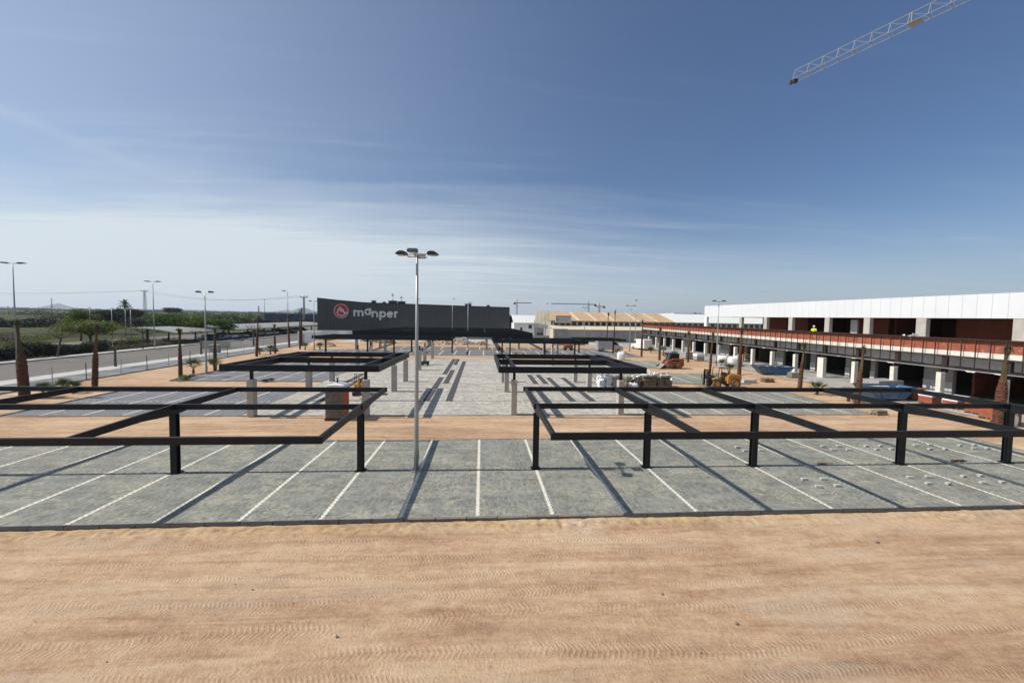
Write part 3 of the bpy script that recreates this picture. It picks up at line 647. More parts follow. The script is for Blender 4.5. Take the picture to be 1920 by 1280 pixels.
# ------------------------------------------------------------------ lamps
def lamp_head(mb, gl, cx, cy, z, dirx, diry, L=0.46, W=0.34, H=0.13):
    """rounded flood-light bonnet pointing (dirx, diry)"""
    a = math.atan2(diry, dirx); m = Matrix.Translation((cx, cy, z)) @ Matrix.Rotation(a, 4, 'Z')
    prof = [(0.0, 0.0), (0.04, 0.09), (0.14, H), (0.30, H * 0.95), (L - 0.05, H * 0.5), (L, 0.0), (L - 0.06, -0.03), (0.08, -0.03)]
    vs = [(u, -W / 2, v) for u, v in prof] + [(u, W / 2, v) for u, v in prof]
    n = len(prof); vs = [m @ Vector(v) for v in vs]
    mb.add(vs, [tuple(range(n)), tuple(range(n, 2 * n))[::-1]] + [(i, n + i, n + (i + 1) % n, (i + 1) % n) for i in range(n)])
    gl.box(0.12, L - 0.10, -W / 2 + 0.05, W / 2 - 0.05, -0.06, -0.033, m)
def flood_lamp(label, x, y, h, dirs, group, r=0.09, arm=0.62):
    t = thing('lamp_post', label, 'lamp post', (x, y, gz(y)), 0, group)
    mb = MB(); mb.tube([(0, 0, 0.02), (0, 0, 1.1), (0, 0, h * 0.6), (0, 0, h)], [r * 1.15, r * 1.1, r * 0.8, r * 0.55], 14)
    p_ = mb.build('pole', MT['galv'], t, True)
    mb = MB(); mb.cbox(0, 0, 0.015, 0.42, 0.42, 0.03)
    for a in (-1, 1):
        for c in (-1, 1): mb.cyl(a * .15, c * .15, 0.03, 0.09, 0.02, n=6)
    mb.build('base_plate', MT['galv'], p_)
    mb = MB(); mb.box(r * 1.12, r * 1.12 + 0.012, -0.05, 0.05, 0.5, 0.85); mb.build('hatch', MT['concrete_grey'], p_)
    for dx_, dy_ in dirs:
        mb = MB(); mb.tube([(0, 0, h - 0.06), (dx_ * arm * 0.8, dy_ * arm * 0.8, h - 0.06), (dx_ * arm, dy_ * arm, h + 0.02)], 0.03, 6)
        mb.tube([(0, 0, h + 0.03), (dx_ * arm * 0.98, dy_ * arm * 0.98, h + 0.03)], 0.022, 6)
        mb.build('arm', MT['galv'], t)
        mb = MB(); gl = MB(); lamp_head(mb, gl, dx_ * arm * 0.92, dy_ * arm * 0.92, h + 0.04, dx_, dy_)
        hd = mb.build('lamp_head', MT['lamp_dark'], t); gl.build('lens', MT['lamp_glass'], hd)
    return t
flood_lamp('tall galvanised lamp post with four flood lights, between the two nearest carports', -2.72, 16.9, 9.1, [(-1, 0.12), (1, -0.12), (0.12, 1), (-0.12, -1)], 'flood light posts', 0.085, 0.46)
flood_lamp('galvanised lamp post with two dark flood lights beside the palms on the left', -29.6, 44.95, 8.75, [(-1, 0.1), (1, -0.1)], 'flood light posts', 0.085, 0.5)
flood_lamp('galvanised lamp post with two dark flood lights behind the yellow rough-terrain forklift', 33.7, 54.4, 9.4, [(-1, 0.1), (1, -0.1)], 'flood light posts', 0.085, 0.5)
flood_lamp('galvanised lamp post with two flood lights beside the left edge of the charcoal building', -31.0, 76.0, 8.9, [(-1, 0.1), (0.9, 0.3)], 'flood light posts', 0.085, 0.5)
flood_lamp('twin-headed lamp post behind the silver van, nearer one of the close pair', 30.6, 79.9, 9.3, [(-1, 0.1), (1, -0.1)], 'flood light posts', 0.08, 0.6)
flood_lamp('slim lamp post seen against the beige-roofed warehouse, farther one of the close pair', 36.5, 92.0, 11.0, [(0.3, 1), (-0.3, -1)], 'flood light posts', 0.08, 0.5)
def street_lamp(label, x, y, h, dirs, group='street lamps along the road', L=1.1, r=0.085):
    t = thing('street_lamp', label, 'street lamp', (x, y, gz(y)), 0, group)
    mb = MB(); mb.tube([(0, 0, 0), (0, 0, h * 0.5), (0, 0, h)], [r * 1.3, r, r * 0.6], 10); mb.build('pole', MT['galv'], t, True)
    for dx_, dy_ in dirs:
        a = math.atan2(dy_, dx_); m = Matrix.Translation((0, 0, h)) @ Matrix.Rotation(a, 4, 'Z')
        mb = MB(); mb.box(0, L * 0.5, -0.035, 0.035, -0.06, 0.0, m); ar = mb.build('arm', MT['galv'], t)
        mb = MB(); prof = [(L * 0.42, -0.03), (L * 0.5, 0.10), (L * 0.85, 0.13), (L * 1.15, 0.06), (L * 1.18, 0.0), (L * 0.5, -0.07)]
        vs = [m @ Vector((u, -0.15, v)) for u, v in prof] + [m @ Vector((u, 0.15, v)) for u, v in prof]; n = len(prof)
        mb.add(vs, [tuple(range(n)), tuple(range(n, 2 * n))[::-1]] + [(i, n + i, n + (i + 1) % n, (i + 1) % n) for i in range(n)])
        mb.build('lamp_head', MT['lamp_dark'], t)
    return t
street_lamp('tall twin-arm street lamp at the far left behind the nearest palm trunk', -59.3, 55.2, 12.4, [(-1, 0.0), (1, 0.0)], L=1.3)
street_lamp('tall twin-arm street lamp on the far pavement, right of the lattice power pylon', -56.2 - 3.0, 76.5, 11.9, [(-1, 0), (1, 0)], L=1.2)
street_lamp('tall single-arm street lamp near the open end of the long car shelter', -42.9, 91.5, 11.5, [(-1, 0.1)])
for lb, x, y, h in (('slim pole lamp in front of the company name on the charcoal building', -17.5, 110.0, 10.9), ('slim pole lamp against the charcoal building, left one of the middle pair', -7.6, 103.0, 11.0),
                    ('slim pole lamp against the charcoal building, right one of the middle pair', -2.9, 83.0, 9.4), ('slim pole lamp in front of the tilted cream canopy', 16.8, 104.0, 10.2), ('slim pole lamp with a flat cross head in front of the cream awning', 27.3, 104.0, 9.4)):
    street_lamp(lb, x, y, h, [(1, 0.2)] if 'cross' not in lb else [(1, 0.2), (-1, -0.2)], 'slim pole lamps', L=0.55, r=0.07)

# small white posts of the field on the left
wp = None
for i, (x, y, h) in enumerate(((-86.7, 100.1, 7.0), (-74.8, 90.7, 6.8), (-88.4, 99.7 + 6, 7.2), (-92.3, 101.0, 7.3))):
    if wp is None:
        wp = thing('field_post', 'x', 'post', (x, y, gz(y)), 0, 'thin pale posts in the field'); mb = MB(); mb.tube([(0, 0, 0), (0, 0, 7.1)], [0.09, 0.06], 8); mb.build('shaft', MT['galv'], wp, True)
        mb = MB(); mb.box(-0.25, 0.25, -0.05, 0.05, 7.0, 7.12); mb.build('cap', MT['galv'], wp); o = wp
    else: o = dup(wp, (x, y, gz(y)), 0.3 * i)
    o['label'] = ['thin pale post in the field, right of the round-crowned tree', 'thin pale post directly right of the date palm', 'thin pale post between the broad tree and the yellow-green one, second of the trio', 'thin pale post nearest to the broad spreading tree, first of the trio'][i]

# ------------------------------------------------------------------ palms with tied fronds
def palm(label, x, y, h, rb, lean=(0, 0), tuft='loop', seed=0, green=False):
    rng = random.Random(seed); rb *= 0.62; t = thing('palm_tree', label, 'palm tree', (x, y, gz(y) - 0.03), 0, 'newly planted palms with tied fronds')
    th = h * 0.60; mb = MB(); n = 14; rings = int(th / 0.075)
    for i in range(rings + 1):
        f = i / rings; z = th * f; r = rb * (1.0 - 0.10 * f - 0.38 * max(0, f - 0.72) / 0.28) * (1.04 if i % 2 else 0.93)
        if f < 0.06: r *= 0.9
        for k_ in range(n):
            a = 2 * math.pi * (k_ + 0.5 * (i % 4 >= 2)) / n; rr = r * (1 + rng.uniform(-0.07, 0.07) + (0.06 if (k_ + i) % 3 == 0 else 0))
            mb.v.append((rr * math.cos(a) + lean[0] * f * 0.5, rr * math.sin(a) + lean[1] * f * 0.5, z + rng.uniform(-0.015, 0.015)))
    for i in range(rings):
        for k_ in range(n): a = i * n + k_; b = i * n + (k_ + 1) % n; mb.f.append((a, b, b + n, a + n))
    mb.f.append(tuple(rings * n + k_ for k_ in range(n)))
    cb = mb
    for k_ in range(rings * 4):      # stubs of cut leaf bases
        f = rng.random() ** 0.8; a = rng.uniform(0, 2 * math.pi); r = rb * (1.0 - 0.12 * f - 0.38 * max(0, f - 0.72) / 0.28); z = th * f
        c = Vector((r * math.cos(a) + lean[0] * f * .5, r * math.sin(a) + lean[1] * f * .5, z)); d = Vector((math.cos(a), math.sin(a), 0.9)).normalized(); s_ = Vector((-math.sin(a), math.cos(a), 0))
        cb.add([c - s_ * 0.035, c + s_ * 0.035, c + s_ * 0.015 + d * 0.08, c - s_ * 0.015 + d * 0.08], [(0, 1, 2, 3)])
    mb.build('trunk', MT['palm_bark'], t)
    fb = MB(); gb = MB()
    for j in range(34):
        a = rng.uniform(0, 2 * math.pi); r0 = rb * 0.42; top = h - th; pts = []
        for q in range(7):
            f = q / 6; rr = r0 * (1 - f) ** 2.0 + 0.04 + (0.05 + rng.uniform(0, 0.06)) * max(0, f - 0.75) * 4
            pts.append((lean[0] * (0.5 + 0.5 * f) + rr * math.cos(a + f), lean[1] * (0.5 + 0.5 * f) + rr * math.sin(a + f), th - 0.25 + (top + 0.25) * f * rng.uniform(0.86, 1.0)))
        if tuft == 'loop' and j % 3 == 0:
            p = pts[-1]; k2 = rng.uniform(.3, 1); pts.append((p[0] + 0.16 * k2 * math.cos(a), p[1] + 0.16 * k2 * math.sin(a), p[2] + 0.12 * rng.uniform(-.5, 1))); pts.append((p[0] + 0.28 * k2 * math.cos(a), p[1] + 0.28 * k2 * math.sin(a), p[2] - rng.uniform(0, 0.35)))
        (gb if (green and j % 2) else fb).tube(pts, [0.03] * (len(pts) - 1) + [0.008], 4)
    fr = fb.build('tied_fronds', MT['dry_frond'], t)
    for j in range(90):
        a = rng.uniform(0, 2 * math.pi); c = Vector((lean[0] + rng.gauss(0, .08), lean[1] + rng.gauss(0, .08), h - rng.uniform(0, 0.7)))
        d = Vector((math.cos(a), math.sin(a), rng.uniform(-0.5, 0.9))).normalized(); s_ = Vector((-math.sin(a), math.cos(a), 0)) * 0.02; L = rng.uniform(0.2, 0.45)
        gb.add([c - s_, c + s_, c + d * L + s_ * .3, c + d * L - s_ * .3], [(0, 1, 2, 3)])
    gb.build('leaf_tips', MT['palm_leaf'], fr)
    return t
PL = [('nearest left palm with a thick trunk, at the left edge beside the near carport', -34.6, 32.6, 5.95, 0.50, (-0.3, 0)), ('second palm from the left edge, thinner, leaning at its tip', -33.8, 37.2, 5.5, 0.34, (0.35, 0)),
      ('palm left of the twin flood light on the left side', -30.7, 42.8, 5.0, 0.29, (0, 0)), ('palm right of the twin flood light on the left side', -30.9, 48.4, 5.0, 0.30, (0.05, 0)),
      ('palm with a forked tip in front of the long car shelter', -34.3, 63.2, 6.2, 0.32, (0.35, 0)), ('short palm in front of the long car shelter, behind the round shrubs', -34.1, 68.3, 4.8, 0.27, (-0.1, 0)),
      ('palm close to the white kiosk, against its left edge', -33.8, 76.6, 7.2, 0.26, (0, 0)), ('left palm of the close pair beyond the car shelter posts', -37.3, 80.0, 6.4, 0.28, (-0.2, 0)), ('right palm of the close pair beyond the car shelter posts', -37.0, 84.5, 7.6, 0.34, (0.1, 0)),
      ('farthest right palm, at the end of the brick parapet', 28.6, 68.9, 6.6, 0.30, (0, 0)), ('palm left of the orange skid-steer loader', 29.2, 63.0, 5.4, 0.30, (0.0, 0)), ('palm directly behind the orange skid-steer loader', 32.8, 60.6, 5.0, 0.27, (0, 0)),
      ('palm standing just left of the flood light behind the forklift', 28.9, 48.0, 5.3, 0.24, (0.25, 0)), ('palm rising behind the rear wheel of the forklift', 29.8, 43.6, 6.0, 0.34, (0.1, 0)),
      ('palm in front of the seventh arcade pillar, right of the blue skip', 31.0, 36.2, 4.75, 0.30, (0.3, 0)), ('palm in front of the grey slab stack by the second skip', 30.7, 29.95, 4.9, 0.33, (0.35, 0)),
      ('thickest right palm, nearest the right edge in front of the arcade', 34.4, 23.6, 5.4, 0.46, (0.25, 0)), ('thin palm before the cream awning, left of the lamp pair', 27.6, 86.0, 8.0, 0.20, (0.3, 0)), ('second thin palm before the cream awning with a dense head', 30.0, 88.0, 8.6, 0.22, (0.1, 0))]
for i, (lb, x, y, h, rb, ln) in enumerate(PL): palm(lb, x, y, h, rb, ln, 'loop' if i % 3 else 'plain', 50 + i, i % 2 == 0)

def frond_plant(label, x, y, h, seed, n=26, group='young fan palms planted in the dirt', trunk=0.25):
    rng = random.Random(seed); t = thing('young_palm', label, 'young palm', (x, y, gz(y) - 0.04), rng.uniform(0, 6), group)
    mb = MB(); mb.tube([(0, 0, 0), (0, 0, h * trunk)], [0.13, 0.10], 10); mb.build('stem', MT['palm_bark'], t)
    mb = MB()
    for j in range(n):
        a = 2 * math.pi * j / n + rng.uniform(-.2, .2); el = rng.uniform(0.35, 1.35); L = h * rng.uniform(0.55, 0.85); d = Vector((math.cos(a) * math.cos(el), math.sin(a) * math.cos(el), math.sin(el)))
        c = Vector((0, 0, h * trunk)); e = c + d * L * 0.55; s_ = Vector((-math.sin(a), math.cos(a), 0))
        mb.add([c - s_ * 0.012, c + s_ * 0.012, e + s_ * 0.012, e - s_ * 0.012], [(0, 1, 2, 3)])
        for q in range(-4, 5):
            b = q * 0.22; dd = (d * math.cos(b) + s_ * math.sin(b)); dd.z -= 0.15 * abs(b); dd.normalize(); w = s_.cross(dd).normalized().cross(dd) * 0.02; f = e + dd * L * 0.5
            mb.add([e - w, e + w, f + w * 0.3, f - w * 0.3], [(0, 1, 2, 3)])
    mb.build('fronds', MT['palm_leaf'], t); return t
for i, (lb, x, y, h) in enumerate((('young fan palm beside the twin flood light on the left, left of the post', -31.3, 45.5, 1.9), ('young fan palm behind the twin flood light on the left, right of the post', -30.2, 47.2, 1.7),
        ('round green shrub palm left of the short palm by the car shelter', -35.6, 66.5, 1.3), ('tall green shrub palm right beside the short palm by the car shelter', -34.2, 67.0, 1.7),
        ('young fan palm left of the two by the thick left palm', -33.7, 33.0, 1.25), ('young fan palm next to a fence post near the thick left palm', -34.2, 35.0, 1.2), ('small fan palm just behind the near left carport', -33.0, 34.6, 1.1),
        ('young fan palm near the white kiosk, left of the lamp base', -32.4, 75.5, 1.5), ('young fan palm near the white kiosk, right of the lamp base', -30.2, 76.6, 1.5),
        ('young fan palm left of the orange loader cab', 30.2, 62.6, 1.7), ('young fan palm behind the orange loader cab', 32.0, 63.6, 1.6), ('young fan palm between the forklift roof and the palm trunk', 31.0, 47.2, 1.6), ('low fan palm behind the forklift beside the white bulk bags', 33.8, 53.4, 1.5),
        ('young fan palm right of the seventh arcade palm, under the carport arm', 31.4, 34.6, 1.4), ('young fan palm left of the grey slab stack', 31.6, 31.6, 1.3), ('low spreading fan palm in front of the near right kerb corner', 32.8, 32.4, 0.9),
        ('dark young palm left of the white truck', 33.8, 76.8, 1.4), ('dark young palm right of the white truck', 35.8, 75.6, 1.5))):
    frond_plant(lb, x, y, h, 200 + i)
def bush(label, x, y, r, h, mat, n, seed, size=0.06, name='shrub', cat='shrub', group=None):
    rng = random.Random(seed); t = thing(name, label, cat, (x, y, gz(y) - 0.05), 0, group)
    mb = MB(); mb.leaves((0, 0, h * 0.5), (r, r, h * 0.5), n, size, rng, clump=8); mb.build('foliage', MT[mat], t)
    mb = MB()
    for j in range(5):
        a = rng.uniform(0, 6.28); mb.tube([(0, 0, 0), (r * .5 * math.cos(a), r * .5 * math.sin(a), h * .7)], [0.02, 0.008], 4)
    mb.build('stems', MT['twig'], t); return t
bush('bright green grassy tuft at the kerb corner of the left bays', -29.0, 41.2, 0.9, 0.6, 'leaf_yellow', 700, 1)
bush('small dark weed clump at the kerb in front of the left bays', -20.9, 40.4, 0.7, 0.35, 'leaf_dark', 300, 2)

# ------------------------------------------------------------------ big building on the right
def building_right():
    Y0, Y1 = 8.0, 100.5; t = thing('shopping_building', 'long two-storey building under construction with red brick parapet and white upper cladding', 'building', (41.5, 27.0, 0.0))
    def P(mb, nm, m, **k_): return mb.build(nm, MT[m], t, **k_)
    def bx(x0, x1, y0, y1, z0, z1, nm, m, par=None):
        # follows the gentle rise of the site
        mb = MB(); ys = [y0] + ([27.0] if y0 < 27 < y1 else []) + [y1]
        for a, b in zip(ys[:-1], ys[1:]):
            vs = [(x - 41.5, y - 27, z + gz(y)) for z in (z0, z1) for y in (a, b) for x in (x0, x1)]
            mb.add(vs, [(0, 2, 3, 1), (4, 5, 7, 6), (0, 1, 5, 4), (2, 6, 7, 3), (0, 4, 6, 2), (1, 3, 7, 5)])
        return mb.build(nm, MT[m], par or t)
    # first floor slab with its white edge, brick parapet
    bx(41.9, 62, Y0, Y1, 3.98, 4.40, 'floor_slab', 'concrete_white')
    bx(41.98, 42.14, Y0, Y1, 4.402, 5.42, 'brick_parapet', 'brick')
    bx(43.12, 45.4, Y0, Y1 - .3, 3.70, 3.978, 'soffit', 'concrete_grey')
    bx(42.95, 43.1, Y0, Y1, 2.97, 3.975, 'drop_wall', 'block_light')
    bx(45.75, 57.7, Y0 + .3, Y1, 0.0, 0.02, 'floor', 'raw_shade')  # dark interior floor sheets, added to cut bounce into the shaded bays
    bx(45.7, 61.9, 4.2, 77.3, 4.402, 4.42, 'upper_floor', 'raw_shade')
    # steel fascia cage in front
    rails = bx(41.62, 41.70, Y0, Y1 + .3, 5.44, 5.54, 'fascia_rail', 'rust')
    bx(41.62, 41.70, Y0, Y1 + .3, 3.86, 3.94, 'fascia_rail', 'rust'); bx(41.62, 41.70, Y0, Y1 + .3, 2.92, 3.0, 'fascia_rail', 'rust')
    bx(41.70, 42.14, Y0, Y1, 5.43, 5.50, 'parapet_cap', 'rust')
    y = Y0 + 0.4; k_ = 0
    while y < Y1:
        mb = MB(); g = gz(y); mb.box(41.63 - 41.5, 41.69 - 41.5, y - 27 - 0.03, y - 27 + 0.03, 3.0 + g, 5.44 + g); P(mb, 'fascia_mullion', 'rust'); y += 1.0
    bx(41.45, 41.60, Y0, Y1 + .2, 2.78, 2.86, 'gutter', 'galv')
    rng = random.Random(5)
    for j in range(26):   # crumpled plastic and straps hanging from the gutter
        mb = MB(); yy = rng.uniform(14, 92); g = gz(yy); a = Vector((41.47 - 41.5, yy - 27, 2.85 + g)); w = rng.uniform(0.3, 1.1)
        mb.add([a, a + Vector((0, w, 0)), a + Vector((-0.05, w * .7, -rng.uniform(.05, .16))), a + Vector((-.03, w * .25, -rng.uniform(.03, .15)))], [(0, 1, 2, 3)]); P(mb, 'hanging_film', 'concrete_white')
    # arcade: concrete stub pillars carrying steel posts
    cols = [28.3, 32.7, 36.8, 41.0, 45.3, 49.4, 53.6, 57.7, 61.9, 66.5, 70.6, 74.7, 78.9, 83.0, 87.2, 91.4, 95.6, 24.2, 20.0, 15.8, 11.6]
    for y in cols:
        g = gz(y); mb = MB(); wd = 0.46 if abs(y - 46.4) < .1 or abs(y - 35.5) > 0 else 0.4
        mb.box(41.3 - 41.5, 41.75 - 41.5, y - 27 - (.42 if y == 45.3 else .2), y - 27 + (.42 if y == 45.3 else .2), g - 0.1, 2.4 + g); P(mb, 'concrete_pillar', 'concrete_white', bevel=0.02)
        mb = MB(); mb.box(41.72 - 41.5 + .02, 42.05 - 41.5, y - 27 - 0.17, y - 27 + 0.17, 2.42 + g, 3.975 + g); mb.box(41.45 - 41.5, 42.05 - 41.5, y - 27 - 0.06, y - 27 + 0.06, 2.402 + g, 2.75 + g); P(mb, 'steel_post', 'rust')
    # recessed ground floor front
    panels = [(34.7, 35.35), (35.95, 37.25), (42.3, 42.85), (45.4, 46.05), (50.5, 51.35), (56.3, 57.9), (64.7, 65.2), (69.5, 72.0), (76.5, 77.3), (83.0, 85.7), (90.5, 92.3), (98, 100), (28.6, 29.4), (22.0, 24.0), (14, 16)]
    for a, b in panels:
        mb = MB(); g = gz(a); mb.box(45.4 - 41.5, 45.75 - 41.5, a - 27, b - 27, g - 0.05, 3.975 + g); P(mb, 'facade_pier', 'concrete_grey')
        n = max(2, int((b - a) / 1.0)); s = (b - a) / n
        for i in range(n):
            mb = MB(); mb.box(45.34 - 41.5, 45.395 - 41.5, a - 27 + i * s + .01, a - 27 + (i + 1) * s - .01, g, 1.15 + g); P(mb, 'plinth_slab', 'block_light')
    bx(45.4, 45.7, Y0, Y1, 2.95, 3.97, 'lintel_wall', 'concrete_grey')
    bx(57.8, 58.1, Y0, Y1, -0.1, 3.97, 'rear_wall', 'raw_shade')
    bx(41.7, 58, Y1, Y1 + .3, -0.1, 3.97, 'end_wall', 'concrete_grey')
    bx(45.8, 57.7, Y0, Y0 + .3, -0.1, 3.97, 'end_wall', 'concrete_grey')
    for y in (23.5, 33.3, 44.5, 52.6, 62.0, 69.5, 78.5, 85.5, 93.5):
        mb = MB(); g = gz(y); mb.box(45.8 - 41.5, 57.7 - 41.5, y - 27, y - 27 + 0.2, g - .05, 3.97 + g); P(mb, 'party_wall', 'brick_shade' if int(y) % 3 == 0 else 'raw_shade')
    # upper floor
    U0, U1 = 4.0, 77.6; ux = 45.1
    bx(ux, ux + 0.22, U0, U1, 7.33, 9.52, 'upper_cladding', 'white_clad')
    bx(ux + .23, 62, U1 - .22, U1, 7.33, 9.5, 'upper_cladding', 'white_clad')
    bx(ux + .25, 62, U0, U1 - .25, 9.1, 9.35, 'roof', 'grey_roof')
    bx(ux + .1, 62, U0, U1 - .25, 7.34, 7.6, 'roof_beam', 'raw_shade')
    for y, w in ((77.2, 0.8), (66.3, 0.62), (60.2, 0.72), (55.0, 0.72), (48.8, 0.72), (43.4, 0.75), (37.6, 0.95), (30.0, 1.0), (22.5, 1.0)):
        g = gz(y); mb = MB(); mb.box(ux - 41.5 + .03, ux - 41.5 + 0.5, y - 27 - w / 2, y - 27 + w / 2, 4.405 + g, 7.33 + g); P(mb, 'upper_pillar', 'concrete' if y < 76 else 'white_panel', bevel=0.015)
    for a, b in ((59.9, 65.3), (55.7, 59.4), (43.9, 48.2), (30.7, 37.1), (23.1, 29.4)):   # brick infill behind the pillars
        mb = MB(); g = gz(a); mb.box(48.5 - 41.5, 48.7 - 41.5, a - 27, b - 27, 4.405 + g, 7.335 + g); P(mb, 'brick_infill', 'brick_shade')
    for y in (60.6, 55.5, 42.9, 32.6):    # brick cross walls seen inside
        mb = MB(); g = gz(y); mb.box(ux - 41.5 + 3.9, 55 - 41.5, y - 27 + 0.6, y - 27 + 0.8, 4.405 + g, 7.335 + g); P(mb, 'brick_wall', 'brick_shade')
    bx(55.0, 55.2, U0, 60.8, 4.405, 7.33, 'brick_wall', 'brick_shade')
    mb = MB(); mb.box(46.9 - 41.5, 47.1 - 41.5, 46.3 - 27, 47.2 - 27, 4.9 + gz(45), 7.1 + gz(45)); P(mb, 'pale_board', 'block_light')
    return t
building_right()

# worker on the upper terrace
def person(label, x, y, z, rz, pose):
    t = thing('person', label, 'person', (x, y, z), rz, None)
    J = pose; bm = bmesh.new(); vs = {}
    sk = bm.verts.layers.skin.verify()
    def v(n, p, r):
        a = bm.verts.new(p); a[sk].radius = (r, r * 0.9); vs[n] = a
    v('pel', (0, 0, 0.93), 0.15); v('wa', (0, 0, 1.10), 0.135); v('ch', (0, 0.0, 1.30), 0.165); v('nk', (0, 0, 1.48), 0.06); v('hd', (0, -0.01, 1.56), 0.075); v('hd2', (0, -0.02, 1.68), 0.095); v('hd3', (0, -0.01, 1.76), 0.06)
    for s, n in ((-1, 'l'), (1, 'r')):
        v('hip' + n, (s * 0.10, 0, 0.88), 0.10); v('kn' + n, (s * 0.11, -0.04, 0.48), 0.062); v('an' + n, (s * 0.12, 0.02, 0.09), 0.045); v('to' + n, (s * 0.13, -0.14, 0.05), 0.04)
        v('sh' + n, (s * 0.2, 0, 1.41), 0.065); v('el' + n, (s * 0.27, -0.06, 1.14), 0.046); v('wr' + n, (s * 0.20, -0.30, 1.08), 0.032); v('ha' + n, (s * 0.17, -0.38, 1.08), 0.035)
    E = [('pel', 'wa'), ('wa', 'ch'), ('ch', 'nk'), ('nk', 'hd'), ('hd', 'hd2'), ('hd2', 'hd3')]
    for n in 'lr': E += [('pel', 'hip' + n), ('hip' + n, 'kn' + n), ('kn' + n, 'an' + n), ('an' + n, 'to' + n), ('ch', 'sh' + n), ('sh' + n, 'el' + n), ('el' + n, 'wr' + n), ('wr' + n, 'ha' + n)]
    for a, b in E: bm.edges.new((vs[a], vs[b]))
    vs['pel'][sk].use_root = True
    me = bpy.data.meshes.new('body'); bm.to_mesh(me); bm.free(); me.materials.append(MT['dark_cloth'])
    o = bpy.data.objects.new('body', me); C.objects.link(o); o.parent = t
    o.modifiers.new('skin', 'SKIN'); ss = o.modifiers.new('sub', 'SUBSURF'); ss.levels = 2; ss.render_levels = 2
    mb = MB(); mb.tube([(0, 0, 0.90), (0, 0, 1.0), (0, 0, 1.15), (0, 0, 1.32), (0, 0, 1.44), (0, 0, 1.49)], [0.20, 0.185, 0.175, 0.205, 0.18, 0.09], 16)
    mb.tube([(-0.17, 0, 1.42), (-0.25, -0.04, 1.24), (-0.28, -0.07, 1.13)], [0.09, 0.075, 0.07], 10); mb.tube([(0.17, 0, 1.42), (0.25, -0.04, 1.24), (0.28, -0.07, 1.13)], [0.09, 0.075, 0.07], 10)
    mb.build('hi_vis_jacket', MT['hivis'], t, True)
    mb = MB(); mb.tube([(0, -0.02, 1.70), (0, -0.02, 1.74), (0, -0.02, 1.80), (0, -0.02, 1.84), (0, -0.02, 1.855)], [0.145, 0.128, 0.115, 0.07, 0.02], 16); mb.build('helmet', MT['white'], t, True)
    mb = MB(); mb.tube([(0, -0.03, 1.56), (0, -0.035, 1.62), (0, -0.035, 1.70)], [0.07, 0.092, 0.09], 14); mb.cbox(0, -0.14, 1.63, 0.025, 0.04, 0.045)
    mb.build('face', MT['skin'], t, True)
    return t
person('construction worker in a yellow hi-vis jacket and white helmet on the upper terrace', 43.2, 48.6, 4.405 + gz(48.6), R(-60), None)
mb = MB(); rg = random.Random(3); root = thing('plastic_heap', 'heap of crumpled white plastic film on the brick parapet beside the widest upper pillar', 'plastic film', (42.6, 36.4, 4.4 + gz(36.4)))
for j in range(150):
    a = Vector((rg.gauss(0, .22), rg.gauss(0, 0.6), rg.uniform(0.0, 1.35))); a.z *= math.exp(-abs(a.y) * 0.5); d1 = Vector((rg.gauss(0, .1), rg.gauss(0, .16), rg.gauss(0, .1))); d2 = Vector((rg.gauss(0, .1), rg.gauss(0, .16), rg.gauss(0, .1)))
    mb.add([a, a + d1, a + d1 + d2, a + d2], [(0, 1, 2, 3)])
mb.build('film', MT['plastic_white'], root)

